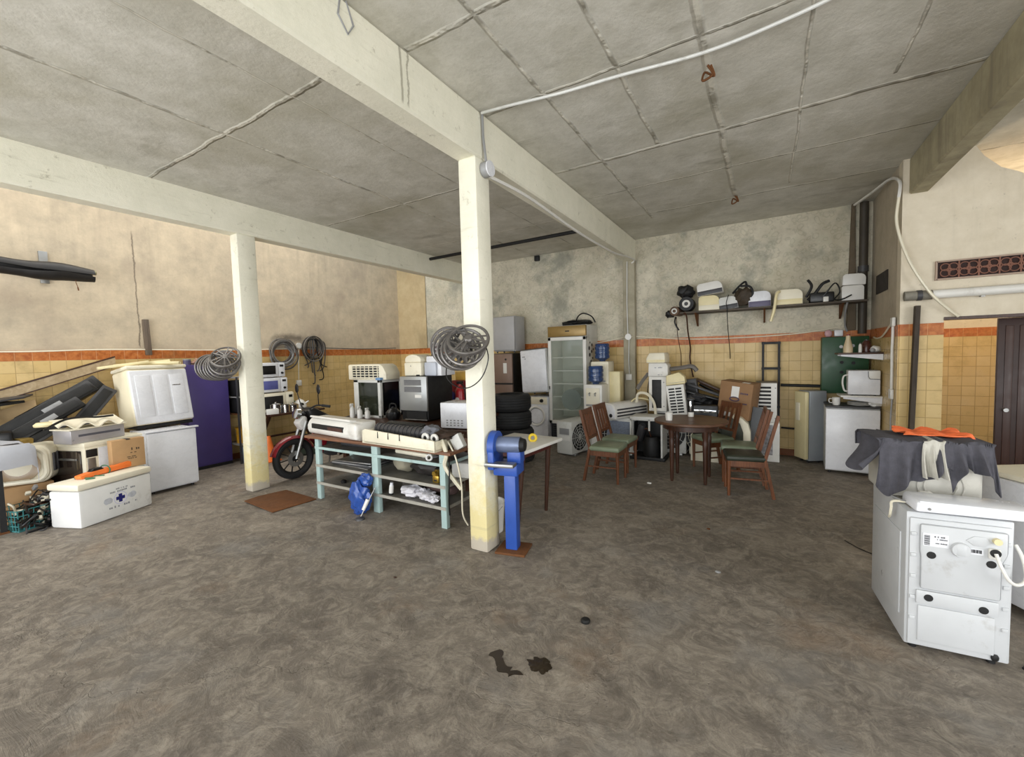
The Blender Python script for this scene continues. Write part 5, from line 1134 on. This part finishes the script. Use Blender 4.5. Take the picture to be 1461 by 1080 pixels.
for k,(x,y,s) in enumerate([(1.17,6.93,.045),(1.20,6.99,.04),(1.14,6.90,.03)]):
    o = G().blob((0,0,s*.9),(s,s*.8,s*.9),60+k,.3,2).to('packet', [white2,cream,grey][k], loc=(x,y,1.566)); tag(o, 'small crumpled pale packet at the right end of the upper bracket shelf', 'packet', 'packets on the upper bracket shelf')
t = G().box(-.05,.05,-.03,.03,0,.09,bev=.01).to('white_case', white, loc=(.88,7.62,1.795)); tag(t, 'small white case on top of the green wall cabinet, right', 'case')
t = G().blob((0,0,.05),(.045,.03,.05),3,.15).to('pink_packet', mat('pink_packet','#caa2a8',.5,var=.15), loc=(.76,7.6,1.79)); tag(t, 'small pinkish packet on top of the green wall cabinet, left', 'packet')
# wires at the niche corner
t = thing('wall_switch', 'white switch box on the niche edge above the conduit', 'switch', (1.235,6.34,1.86)); G().box(-.03,0,-.05,.05,0,.10,bev=.006).to('plate', white2, t)
G().tube([(-.012,0,0),(-.014,-.01,-.10),(-.012,.02,-.25),(-.014,.0,-.50),(-.012,.01,-.72)],.014,8).to('conduit', white2, t)
t = thing('wall_socket', 'white socket at the lower end of the conduit beside the microwave', 'socket', (1.235,6.35,1.04)); G().box(-.03,0,-.05,.05,0,.11,bev=.006).to('plate', white2, t)
cable([(1.225,7.35,1.76),(1.22,7.1,1.74),(1.22,6.8,1.77),(1.222,6.40,1.90)], .010, cream, 'cream cable sagging along the niche side wall to the switch', 'cable', 'cable')
cable([(1.23,6.35,1.04),(1.22,6.34,.8),(1.225,6.33,.5),(1.22,6.33,.2)], .008, grey, 'grey cable hanging below the niche socket', 'cable', 'cable')

# ------------------------------------------------------------ long shelf on the back wall
t = thing('wall_shelf', 'long dark wooden shelf high on the back wall full of unit covers', 'shelf', (-.08,7.52,2.245))
G().box(-1.14,1.24,-.20,.17,0,.025,bev=.004).to('board', wood('grey_shelf_board','#5f564b','#3f372f',.7,axis=0,sc=4), t)
for x in (-.9,0.05,.98): G().prism([(-.16,0),(.165,0),(.165,-.20),(.15,-.20)],'x',x-.012,x+.012).to('bracket', rustm, t)
def shelf_unit(label, x, z, w, h, m, low=None, rot=0, y=7.36, d=.30, r=.09):
    o = thing('unit_cover', label, 'unit cover', (x,y,z), rot=(0,rot,0), group='unit covers on the back wall shelf')
    g = G(); ac_cover(g,w,h,d,r); g.to('cover', m, o)
    if low: G().box(-w/2+.004,w/2-.004,-.006,.002,.004,h*.36,bev=.003).to('lower_grille', low, o)
    return o
Z = 2.272
shelf_unit('cream unit cover at the left of the shelf, under the leaning white one', -.78, Z, .30, .23, ivory, cream)
shelf_unit('white unit cover raised and tilted on the cream one at the left of the shelf', -.76, 2.52, .36, .19, white2, darkgrey, -7)
shelf_unit('dull grey unit cover, third on the shelf beside the black hose bundle', -.50, Z, .26, .19, grey_white, darkgrey, -7)
shelf_unit('white unit cover with purple grey base in the middle of the shelf', -.09, Z, .29, .23, white, mat('purple_grey_grille','#5d5872',.5,var=.12), -1)
shelf_unit('wide cream unit cover right of the middle of the shelf', .27, Z, .34, .22, cream, ivory)
shelf_unit('white unit cover standing tall at the right end of the shelf', 1.0, Z, .24, .20, white2, None, 0, r=.04)
shelf_unit('white rounded cover on top of the tall one at the right end of the shelf', 1.01, Z+.205, .25, .15, white2, None, 2, r=.07)
t = thing('fan_motor', 'black motor with white ring at the left end of the shelf', 'motor', (-1.10,7.42,Z)); G().cyl((0,-.14,.12),(0,.1,.12),.11,.11,24).to('housing', dblack, t); G().ring((0,-.145,.12),.045,.018,(90,0,0),24,8).to('white_ring', white2, t); G().cyl((0,-.14,.12),(0,-.155,.12),.02).to('shaft', darkgrey, t)
t = thing('fan_motor', 'small rusty motor with pale ring hanging off the left end of the shelf', 'motor', (-1.28,7.38,2.23)); G().cyl((0,-.10,.06),(.05,.14,.06),.075,.075,20).to('housing', mat('rusty_motor','#5d4838',.6,.3,var=.3), t); G().ring((0,-.105,.06),.035,.012,(90,0,0),20,8).to('pale_ring', grey_white, t)
G().blob((-.08,-.02,.02),(.07,.06,.06),4,.5,2.6).to('wire_clump', dblack, t)
o = G().blob((0,0,.10),(.13,.12,.11),70,.35,2.4).to('black_bundle', dblack, loc=(-1.13,7.44,2.50)); tag(o, 'black bundle on top of the motor at the left end of the shelf', 'bundle')
o = G().blob((0,0,.15),(.13,.10,.14),71,.35,2.6).to('hose_bundle', mat('brown_black_hose','#3b3022',.7,var=.3,scale=20), loc=(-.30,7.42,Z)); o.location.z=Z+.02; tag(o, 'brown black hose bundle between the dull grey and the purple based covers', 'bundle')
for k,(pts,r_,m,lb) in enumerate([
  ([(-.45,7.38,2.50),(-.36,7.36,2.60),(-.28,7.38,2.66),(-.26,7.42,2.58)],.016,dblack,'black hose end poking up beside the brown hose bundle'),
  ([(-.34,7.36,2.60),(-.22,7.34,2.58),(-.18,7.36,2.48),(-.22,7.38,2.40)],.016,dblack,'black hose looped over the brown hose bundle'),
  ([(-.50,7.32,2.48),(-.53,7.29,2.36),(-.52,7.30,2.26),(-.51,7.31,2.0),(-.50,7.62,1.6),(-.50,7.66,1.5)],.006,dblack,'thin black wire hanging from the middle of the shelf'),
  ([(.16,7.36,2.47),(.12,7.28,2.42),(.09,7.26,2.20),(.05,7.27,2.04)],.020,ivory,'yellowed hose hanging down in front of the shelf'),
  ([(.50,7.4,2.32),(.58,7.36,2.40),(.66,7.34,2.52),(.74,7.36,2.56)],.020,dblack,'black hose arching left among the dark cables on the shelf'),
  ([(.48,7.38,2.36),(.54,7.36,2.50),(.50,7.4,2.60)],.018,dblack,'black hose end pointing up left of the dark cables on the shelf'),
  ([(.60,7.4,2.30),(.68,7.34,2.36),(.80,7.34,2.52),(.86,7.36,2.40),(.80,7.34,2.30),(.88,7.30,2.29),(.98,7.30,2.34)],.010,black,'thin black cable looping towards the white covers at the right end of the shelf'),
  ([(-1.27,7.34,2.20),(-1.28,7.33,2.1),(-1.22,7.33,1.98)],.014,black,'short black hose dangling under the hanging motor'),
  ([(-1.26,7.34,2.20),(-1.25,7.4,1.9),(-1.24,7.62,1.6),(-1.24,7.66,1.40),(-1.22,7.66,1.36)],.006,wdark,'thin brown wire hanging straight from the hanging motor'),
  ([(-1.14,7.30,2.25),(-1.10,7.30,2.2),(-1.10,7.45,1.95),(-1.09,7.62,1.7),(-1.10,7.65,1.5),(-1.05,7.64,1.2)],.012,wdark,'brown double wire hanging from the left end of the shelf to the units'),
  ([(.94,7.34,2.24),(.93,7.45,2.1),(.95,7.6,1.95),(.98,7.64,1.86)],.012,grey,'grey cable from the right end of the shelf to the green cabinet')]):
    cable(pts, r_, m, lb, 'cable' if r_<.013 else 'hose', 'cable' if r_<.013 else 'hose')
o = G().box(-.16,.12,-.12,.1,0,.14,bev=.02).to('black_box', black, loc=(.68,7.46,Z)); tag(o, 'black box among the dark cables on the right of the shelf', 'box')
o = G().box(-.03,.03,-.02,.02,0,.07,bev=.006).to('white_plug', white2, loc=(.70,7.32,Z)); tag(o, 'small white plug in front of the black box on the shelf', 'plug')

o = G().box(-.05,.05,-.06,0,-.05,.05,bev=.005).to('wall_box', dblack, loc=(-3.942,7.698,3.565)); tag(o, 'small black box high on the back wall just under the ceiling', 'box')
# ------------------------------------------------------------ pipes and boxes on walls, beams, ceiling
t = thing('drain_pipe', 'dark vertical drain pipe in the back right corner', 'pipe', (1.14,7.60,1.87)); G().cyl((0,0,-.05),(0,0,1.74),.05,n=16).to('pipe', mat('dark_pipe','#3b352c',.6,var=.2), t); G().cyl((0,0,.8),(0,0,.88),.06,n=16).to('collar', darkgrey, t)
o = G().prism([(-.06,0),(.05,0),(.02,1.75),(-.02,1.75)],'y',-.03,.03,bev=.01).to('plaster_chase', mat('brown_stained_render','#5d5140',.8,var=.2), loc=(1.03,7.665,1.873)); o['kind']='structure'
t = thing('junction_box', 'round white junction box on the wall pillar at the tile band', 'junction box', (-2.10,7.555,1.92)); G().cyl((0,0,0),(0,-.03,0),.055,n=22).to('cover', white2, t)
g = G(); g.tube([(-.01,-.008,.05),(-.02,-.008,.6),(-.01,-.008,1.32)],.010,6).tube([(.01,-.008,-.05),(.0,-.008,-.4),(.01,-.008,-.66)],.009,6); g.to('conduit', grey_white, t)
t = thing('wall_socket', 'white socket box low on the wall pillar', 'socket', (-2.10,7.568,1.15)); G().box(-.055,.055,-.03,0,0,.11,bev=.008).to('plate', white2, t)
cable([(-2.05,7.545,1.92),(-1.93,7.67,1.915),(-1.2,7.67,1.845),(-.4,7.665,1.83),(.4,7.665,1.86),(.9,7.66,1.93)], .009, cream, 'pale cable along the orange tile band of the back wall', 'cable', 'wall_cable', 10)
cable([(-2.15,7.545,1.92),(-2.30,7.67,1.90),(-2.7,7.67,1.84),(-3.3,7.67,1.80)], .009, cream, 'pale cable running left from the wall pillar junction box', 'cable', 'wall_cable', 8)
t = thing('junction_box', 'round white junction box at the top of the middle pillar', 'junction box', (-1.99,2.96,3.17)); G().cyl((0,0,0),(.06,0,0),.06,n=26).to('box', grey, t); G().cyl((.06,0,0),(.068,0,0),.062,n=26).to('cover', white, t)
G().tube([(.03,-.01,.06),(.012,-.015,.25),(.012,-.02,.44)],.011,8).to('conduit', grey, t)
cable([(-1.965,3.0,3.13),(-1.93,3.6,3.135),(-1.93,4.6,3.10),(-1.94,5.3,3.10),(-1.95,6.3,3.13),(-1.95,7.0,3.20),(-1.97,7.5,3.24),(-2.03,7.555,3.2)], .014, white2, 'white cable sagging along the underside edge of the middle beam', 'cable', 'beam_cable', 10)
o = G().tube(catmull([(-1.97,2.92,3.60),(-1.70,2.92,3.575),(-1.3,2.97,3.56),(-.9,3.03,3.57),(-.35,3.10,3.565),(.1,3.08,3.575),(.5,3.02,3.59),(1.25,2.9,3.60)],8), .011, 8).to('ceiling_conduit', grey_white); tag(o, 'white conduit running under the ceiling across the right bay', 'conduit')
o = G().cyl((-5.58,6.35,3.545),(-2.22,6.15,3.50),.028,n=10).to('ceiling_pipe', dblack); tag(o, 'black pipe spanning the left bay under the ceiling near the back wall', 'pipe')
o = G().tube([( -1.996,1.62,3.625),(-1.992,1.60,3.52),(-1.992,1.66,3.45),(-1.992,1.70,3.52),(-1.996,1.66,3.625)],.006,6).to('wire_loop', grey); tag(o, 'loop of wire hooked to the middle beam near the camera', 'wire')
for (x,y) in ((-.36,3.35),(-.36,6.3)):
    o = G().tube(catmull([(x,y,3.625),(x+.03,y+.01,3.56),(x-.03,y-.02,3.52),(x-.02,y+.03,3.60),(x+.04,y+.02,3.55),(x+.02,y,3.62)],5),.008,6).to('rebar_end', rustm); tag(o, 'rusty twisted rebar end hanging from the ceiling ridge, '+('nearer the camera' if y<5 else 'near the back wall'), 'rebar')
# corridor wall fittings
t = thing('wall_vent', 'terracotta openwork vent strip in the cream wall above the corridor', 'vent', (1.55,6.2,2.335))
G().box(-.02,1.25,-.012,-.002,-.015,.175).to('backing', mat('vent_recess_shade','#2a1510',.8,var=.15), t)  # flat dark backing, the shade of the recess put into its colour
g = G(); g.box(-.02,1.25,-.028,-.002,-.018,-.002).box(-.02,1.25,-.028,-.002,.165,.18).box(-.03,-.015,-.028,-.002,-.018,.18); g.to('frame', mat('pale_vent_frame','#a59080',.8,var=.1), t)
tc = mat('dusty_terracotta','#7d5546',.8,var=.2)
g = G()
for k in range(9):
    cx = .075+.145*k
    for a in range(4):
        q = R(90*a+45); g.ring((cx+.043*math.cos(q),-.02,.082+.043*math.sin(q)),.036,.0055,(90,0,0),16,6)
    g.ring((cx,-.02,.082),.016,.008,(90,0,0),12,6)
    g.bar((cx+.0725,-.02,0),(cx+.0725,-.02,.165),.008,.012)
g.to('lattice', tc, t)
t = thing('wall_pipe', 'fat white pipe running level along the cream wall over the corridor', 'pipe', (1.27,6.145,2.17)); G().cyl((.20,0,0),(3.2,0,.0),.045,n=18).to('pipe', white2, t); G().cyl((0,0,0),(.22,0,0),.05,n=18).to('grey_sleeve', mat('mottled_sleeve','#777368',.7,var=.3,scale=12), t); G().cyl((.10,0,0),(.14,0,0),.056,n=18).to('coupling', darkgrey, t)
for x in (.6,1.6,2.6): G().box(x-.015,x+.015,0,.053,-.055,-.035).to('clip', steel, t)
o = G().bar((1.375,6.13,2.06),(1.33,6.10,0.0),.075,.04).to('timber_post', wood('charred_timber','#4a4036','#2b241d',.8,axis=2,sc=5)); tag(o, 'dark rough timber post leaning on the cream wall beside the corridor', 'post')
cable([(1.215,6.18,3.24),(1.20,6.16,2.95),(1.29,6.10,2.55),(1.45,6.07,2.2),(1.60,6.12,2.02),(1.70,6.17,1.93)], .014, cream, 'cream cable sweeping down the cream wall to the corridor lintel', 'cable', 'wall_cable', 8)
cable([(1.02,7.5,3.57),(1.12,7.0,3.56),(1.20,6.5,3.54),(1.22,6.18,3.40),(1.215,6.18,3.24)], .016, white2, 'white cable end at the ceiling corner of the niche', 'cable', 'wall_cable', 6)
o = G().box(-.01,.0,-.30,.30,0,.24).to('air_brick', mat('dark_opening','#2b241e',.8,var=.2), loc=(1.248,7.05,2.32)); tag(o, 'dark rectangular vent hole in the niche side wall', 'vent')
# corridor door, frame
t = thing('door_1', 'dark brown corridor door', 'door', (2.06,6.40,0)); del t['label'], t['category']; t['kind']='structure'
G().box(0,.85,-.02,.02,.01,1.90,bev=.004).to('door_leaf', mat('dark_brown_door','#35201a',.45,var=.15), t)
g = G()
for k in range(8): g.box(.05+.10*k,.11+.10*k,-.03,-.018,.08,1.82,bev=.004)
g.to('door_ribs', mat('dark_brown_door2','#3d251d',.4,var=.15), t); G().cyl((.06,-.02,.95),(.06,-.07,.95),.02,n=12).to('door_handle', steel, t)
struct(G().box(1.60,5,6.19,6.37,1.90,1.93), 'trim_7', wdark)
# things in the passage: lamp
t = thing('ceiling_lamp', 'bare bulb lamp hanging in the corridor behind the cream wall', 'lamp', (2.35,7.6,2.86)); G().cyl((0,0,.03),(0,0,.77),.006,n=6).to('flex', dblack, t); G().cyl((0,0,0),(0,0,.06),.022,n=12).to('socket', white2, t)

# ------------------------------------------------------------ round table and chairs
t = thing('round_table', 'round dark wood table with worn top and tapered legs', 'table', (-.83,5.79,0), 0)
G().lathe([(0,.735),(.43,.735),(.44,.745),(.44,.765),(.43,.772),(0,.772)],48).to('tabletop', wtable, t)
G().lathe([(.30,.66),(.33,.66),(.33,.735),(.30,.735),(.30,.66)],40).to('apron', wmid if False else wdark, t)
for a in (45,135,225,315):
    x,y = .275*math.cos(R(a)),.275*math.sin(R(a))
    G().lathe([(0,0),(.016,0),(.02,.03),(.030,.45),(.034,.52),(.026,.55),(.036,.58),(.036,.735),(0,.735)],16,(x,y,0)).to('leg', wdark, t)
t = thing('cup', 'white cup on the left of the round table', 'cup', (-1.06,5.62,.7725)); G().lathe([(0,0),(.04,0),(.046,.10),(.042,.10),(.037,.008),(0,.006)],22).to('cup_body', white2, t); G().lathe([(0,.085),(.042,.085)],22).to('contents', cream, t)
t = thing('thermos', 'black and white flask standing at the back of the round table', 'flask', (-.86,6.04,.7725)); G().cyl((0,0,.06),(0,0,.22),.036,n=20).to('black_body', dblack, t); G().cyl((0,0,0),(0,0,.06),.037,n=20).to('white_base', white2, t); G().box(-.012,.012,-.04,-.03,.07,.21,bev=.003).to('silver_strip', chrome, t); G().lathe([(.036,.22),(.05,.225),(.05,.24),(.02,.25),(0,.25)],20).to('lid', darkgrey, t)

def chair(label, loc, rz, seatm=greenseat, slats=4, back=True, h=.92, group='wooden chairs around the round table'):
    t = thing('dining_chair', label, 'chair', loc, rz, group)
    w,d = .40,.40
    G().box(-w/2,w/2,-d/2,d/2,.40,.465,bev=.025,seg=3).to('seat', seatm, t)
    G().box(-w/2+.015,w/2-.015,-d/2+.015,d/2-.01,.34,.405).to('seat_frame', wmid, t)
    for sx in (-1,1):
        G().cyl((sx*(w/2-.035),-d/2+.03,0),(sx*(w/2-.03),-d/2+.03,.40),.015,.023,n=12).to('front_leg', wmid, t)
        g = G(); g.bar((sx*(w/2-.02),d/2+.07,0),(sx*(w/2-.02),d/2-.015,.43),.032,.034); g.to('rear_leg', wmid, t)
        g = G(); g.bar((sx*(w/2-.02),d/2-.015,.43),(sx*(w/2-.025),d/2+.11,h),.032,.030); g.to('back_post', wmid, t)
    yb = lambda z: d/2-.015+.125*(z-.43)/(h-.43)
    if back:
        G().bar((-w/2+.01,yb(h-.04),h-.04),(w/2-.01,yb(h-.04),h-.04),.025,.075).to('top_rail', wmid, t)
        G().bar((-w/2+.03,yb(.55),.55),(w/2-.03,yb(.55),.55),.022,.035).to('lower_rail', wmid, t)
        for k in range(slats):
            x = -w/2+.07+(w-.14)*k/(slats-1); G().bar((x,yb(.56),.56),(x,yb(h-.06),h-.06),.030,.014).to('back_slat', wmid, t)
    for sx in (-1,1): G().bar((sx*(w/2-.03),-d/2+.03,.20),(sx*(w/2-.02),d/2+.03,.20),.018,.018).to('stretcher', wmid, t)
    return t
ca = chair('wooden chair with green seat nearest the camera, on the left of the round table', (-1.76,5.32,0), 90)
dup(ca, 'wooden chair with green seat behind the nearest one, left of the round table', (-1.78,5.88,0), 86)
dup(ca, 'green seated wooden chair behind the round table, below the large carton', (-.64,6.42,0), -48)
dup(ca, 'green seated wooden chair right of the table, half hidden by the dark seated one', (-.30,6.02,0), -85)
chair('wooden chair with dark seat and bare back posts, right of the round table', (-.22,5.50,0), -80, darkseat, 4, False)

# ------------------------------------------------------------ foreground right: washing machine seen from behind, towels
wm = thing('washing_machine', 'large white top loading washing machine seen from the back, nearest the camera on the right', 'washing machine', (.835,3.30,0), 4)
w,d,h = .41,.60,.765
wp = mat('washer_enamel','#c0c2c4',.35,var=.04,dirt='#8d857a',amt=.40,dscale=4)
G().box(-w/2,w/2,-d/2+.012,d/2,.03,h,bev=.010).to('body', wp, wm)
for sx,x in ((-1,-w/2),): 
    g = G(); g.box(x-.006,x+.002,-d/2+.08,d/2-.06,.16,h-.14,bev=.004); g.to('side_pressing', wp, wm)
bp = G(); bp.box(-w/2+.012,w/2-.012,-d/2,-d/2+.014,.04,h-.03,bev=.006); bkp = bp.to('back_panel', wp, wm)
y = -d/2
G().prism([(-w/2+.055,.36),(w/2-.05,.36),(w/2-.05,.545),(w/2-.03,.60),(w/2-.03,.71),(-w/2+.05,.71),(-w/2+.05,.56),(-w/2+.055,.54)],'y',y-.016,y+.002,bev=.012).to('upper_pressing', wp, bkp)
G().box(-w/2+.04,w/2-.055,y-.012,y+.002,.275,.35,bev=.006).to('middle_band', wp, bkp)
G().box(-w/2+.05,w/2-.065,y-.007,y+.002,.07,.265,bev=.006).to('lower_pressing', wp, bkp)
for x,z in ((-.11,.55),(.115,.545),(-.115,.315),(.095,.30),(.07,.655)):
    g = G(); g.lathe([(0,.003),(.018,.002),(.019,0)],22,(x,y-.0165 if z>.36 else y-.0125,z),(90,0,0)); g.to('round_hole', dblack, bkp)
G().prism([(.02,.655),(.05,.68),(.09,.68),(.115,.655),(.09,.63),(.05,.63)],'y',y-.0195,y-.014,bev=.002).to('hole_plate', wp, bkp)
for x,z in ((-.13,.68),(.13,.685)): pass
G().cyl((.13,y-.014,.668),(.13,y-.034,.668),.016,n=18).to('water_inlet', ivory, bkp)
G().box(-.145,-.045,y-.018,y-.014,.598,.668).to('rating_label', white, bkp)
g = G()
for k in range(9): g.box(-.14,-.118,y-.0192,y-.0175,.604+.006*k,.607+.006*k+.001*(k%2))
dots(g,-.10,.648,.05,.008,y-.018,81); dots(g,-.09,.636,.04,.006,y-.018,82); dots(g,-.10,.615,.05,.006,y-.018,83); g.to('label_print', darkgrey, bkp)
G().box(.035,.085,y-.018,y-.014,.585,.615).to('barcode_label', white, bkp)
g = G()
for k in range(10): g.box(.04+.004*k,.0418+.004*k+.001*(k%3),y-.0192,y-.0175,.594,.611)
g.to('barcode_print', darkgrey, bkp)
G().lathe([(0,.02),(.035,.016),(.04,0)],22,(-.0,y-.014,.60),(90,0,0)).box(-.022,.022,y-.034,y-.012,.57,.63,bev=.012).to('pump_bulge', wp, bkp)
G().box(.10,.145,y-.030,y-.012,.575,.63,bev=.008).to('cable_clamp', white2, bkp); G().cyl((.122,y-.03,.61),(.122,y-.036,.61),.020,n=18).to('cable_gland', dblack, bkp)
for k in range(5): G().box(-w/2+.016,-w/2+.04,y-.006,y+.002,.18+.115*k,.20+.115*k,bev=.003).to('side_clip', wp, bkp)
for k in range(5): G().box(w/2-.04,w/2-.016,y-.006,y+.002,.20+.11*k,.22+.11*k,bev=.003).to('side_clip', wp, bkp)
G().blob((.145,y-.002,.06),(.016,.006,.018),3,.2).to('corner_hole', dblack, bkp)
cb = [(.122,y-.036,.61),(.13,y-.06,.56),(.155,y-.07,.50),(.195,y-.05,.475),(.235,y-.02,.50),(.24,y+.02,.58),(.225,y+.05,.64)]
G().tube(catmull(cb,6),.008,8).to('power_cable', white2, wm)
for sx in (-1,1):
    for sy in (-1,1): G().cyl((sx*(w/2-.05),sy*(d/2-.06),0),(sx*(w/2-.05),sy*(d/2-.06),.035),.018,n=12).to('foot', dblack, wm)
g = G(); g.box(-w/2+.03,w/2-.03,-d/2+.06,d/2-.02,h,h+.006); g.to('top_opening', mat('dusty_inner_top','#8d8a80',.6,var=.15), wm)
t = thing('control_cover', 'white long control cover lying across the back edge of the foreground washing machine', 'cover', (.885,3.10,.775), 6)
G().prism([(-.22,0),(.25,-.0),(.25,.03),(.235,.055),(-.20,.062),(-.215,.05)],'y',-.115,.075,bev=.014).to('cover', mat('clean_gloss_white','#e6e8ee',.2,var=.02), t)
for x in (-.165,.20): G().cyl((x,-.115,.022),(x,-.119,.022),.007,n=12).to('screw', steel, t)
G().box(-.14,-.08,.06,.11,.03,.06,bev=.012).to('hinge', white2, t)
t = thing('appliance_tub', 'pale dusty box on the foreground washing machine under the dark towel', 'box', (.80,3.40,.772), 6)
dusty = mat('dusty_grey_white','#b4b1a8',.7,var=.08,dirt='#8a857a',amt=.42)
G().box(-.21,.21,-.15,.17,0,.32,bev=.02).to('box', dusty, t)
G().ring((.03,-.152,.08),.07,.006,(90,0,0),26,6).to('moulded_ring', dusty, t); G().ring((.03,-.152,.08),.10,.004,(90,0,0),26,6).to('outer_ring', dusty, t)
def towel(u, v, c0, w_, front, back, seed):
    """cloth over the box: u across, v from the front hem over the top to the back"""
    L = front+.32+back; s = v*L; x = (u-.5)*w_
    wv = .022*math.sin(u*13+seed)+.012*math.sin(u*29+seed*2)
    if s < front:
        k = (front-s)/max(front,.01); z = .335-(front-s); yy = -.168-.02*k+wv*k*1.3
    elif s < front+.32: z = .338+.006*math.sin(u*9+seed)*1; yy = -.160+(s-front)
    else: z = .335-(s-front-.32); yy = .19+abs(wv)
    return (c0+x+.02*math.sin(v*5+seed)*(1 if s<front else .3), yy, z)
tw = mat('charcoal_towel','#4a4950',.95,var=.16,scale=30,bump=.5)
def hem(base, amp, seed): return lambda u: base+amp*math.sin(u*5.2+seed)+amp*.5*math.sin(u*11+seed)
def towel_obj(c0, w_, fr, bk, seed, m, label, name='towel'):
    hf = hem(fr,.07,seed)
    o = G().sheet(lambda u,v: towel(u,v,c0,w_,max(.06,hf(u)),bk,seed), 40, 34, .006).to(name, m, loc=(.80,3.40,.772), rot=(0,0,6)); return tag(o, label, 'towel')
towel_obj(-.10,.33,.235,.10,.4,tw,'charcoal grey towel hanging over the left of the pale box in the foreground')
towel_obj(.155,.20,.20,.10,2.3,tw,'charcoal grey towel hanging over the right corner of the pale box in the foreground')
o = G().sheet(lambda u,v: towel(u,v*.6,.0,.10-.02*v,.20,.1,4.0), 18, 24, .006).to('rag', mat('light_grey_rag','#b8b5ab',.95,var=.08,scale=20,bump=.4), loc=(.80,3.385,.775), rot=(0,0,6)); tag(o, 'light grey rag hanging between the two dark towels on the pale box', 'rag')
def tail(u,v):
    q = v; x = -.25-.10*q+.03*math.sin(u*6); 
    return (x+.02*math.sin(q*4), -.17+.34*u*(1-.55*q), .34-.16*q-.05*math.sin(u*3.1)*q)
o = G().sheet(lambda u,v: tail(u,v), 20, 14, .006).to('towel', tw, loc=(.815,3.40,.772), rot=(0,0,6)); tag(o, 'charcoal towel corner sticking out to the left of the pale box', 'towel')
t = G().sheet(lambda u,v: (-.10+.36*u+.02*math.sin(v*9), -.04+.22*v, .352+.016*math.sin(u*17+v*7)*math.sin(v*8)-(.10*max(0,u-.82)/.18)), 40, 20, .006).to('orange_bag', mat('orange_cloth','#ef7440',.7,var=.1,scale=25), loc=(.80,3.40,.772), rot=(0,0,6)); tag(t, 'bright orange cloth on top of the pale box behind the dark towels', 'cloth')
cable([(.62,3.16,.792),(.66,3.10,.79),(.70,3.07,.80),(.78,3.09,.80),(.9,3.14,.80),(1.0,3.2,.79)], .005, grey, 'grey wire lying on top of the foreground washing machine', 'wire', 'wire')
cable([(.70,3.10,.785),(.62,3.12,.775),(.610,3.11,.74),(.608,3.12,.70),(.612,3.16,.67)], .007, cream, 'cream wire with plug hanging over the left edge of the foreground washing machine', 'wire', 'wire')
# white fridge at right edge
t = fridge('refrigerator', 'white fridge with rounded top cut by the right edge of the photo', (1.50,3.86,0), -60, .56, .50, .82, white, cream)
G().prism([(-.28,.81),(.28,.81),(.28,.83),(.22,.845),(-.22,.845),(-.28,.83)],'y',-.24,.25,bev=.008).to('top_cap', cream, t)
cable([(1.12,3.06,.012),(1.25,3.22,.012),(1.45,3.30,.012),(1.6,3.2,.012)], .008, black, 'black cord on the floor at the right edge behind the washing machine', 'cord', 'cord')
cable([(.74,4.25,.005),(.66,4.33,.005),(.58,4.46,.005)], .0035, black, 'thin black wire on the floor left of the foreground washing machine', 'wire', 'wire')
# small things on the floor
o = G().lathe([(0,0),(.028,0),(.03,.012),(.022,.02),(0,.022)],16).to('rubber_cap', dblack, loc=(-.95,2.385,0)); tag(o, 'small black round cap lying on the open floor in the foreground', 'cap')
om = mat('oil_stain','#2b2114',.35,var=.2)
o = G().sheet(lambda u,v: (-1.30+.20*u+.03*(v-.5)*(1+math.sin(u*14)), 1.90-.10*math.sin(u*1.9)+.045*(v-.5)*(1+.5*math.sin(u*23)), .0015), 22, 4, .001).to('oil_stain', om); tag(o, 'curved thin dark oil stain, left of the two on the foreground floor', 'stain')
o = G().blob((0,0,.001),(.055,.045,.003),82,.7,2.4,4).to('oil_stain', om, loc=(-1.03,1.925,.001)); tag(o, 'round dark oil stain, right of the curved one on the foreground floor', 'stain')
for k,(x,y,s) in enumerate([(-1.25,5.35,.02),(-.45,4.2,.012),(-3.0,4.3,.012),(-2.4,2.2,.010),(-.3,3.4,.014)]):
    o = G().blob((0,0,s*.5),(s*1.4,s,s*.5),90+k,.4).to('debris', [white2,rustm,grey,wdark,grey][k], loc=(x,y,0)); tag(o, ['white paper scrap on the floor in front of the round table','rust coloured chip on the floor between table and foreground','grey chip on the floor right of the white side table','brown chip on the floor left of the grinder foot','grey chip on the floor before the foreground washing machine'][k], 'debris')
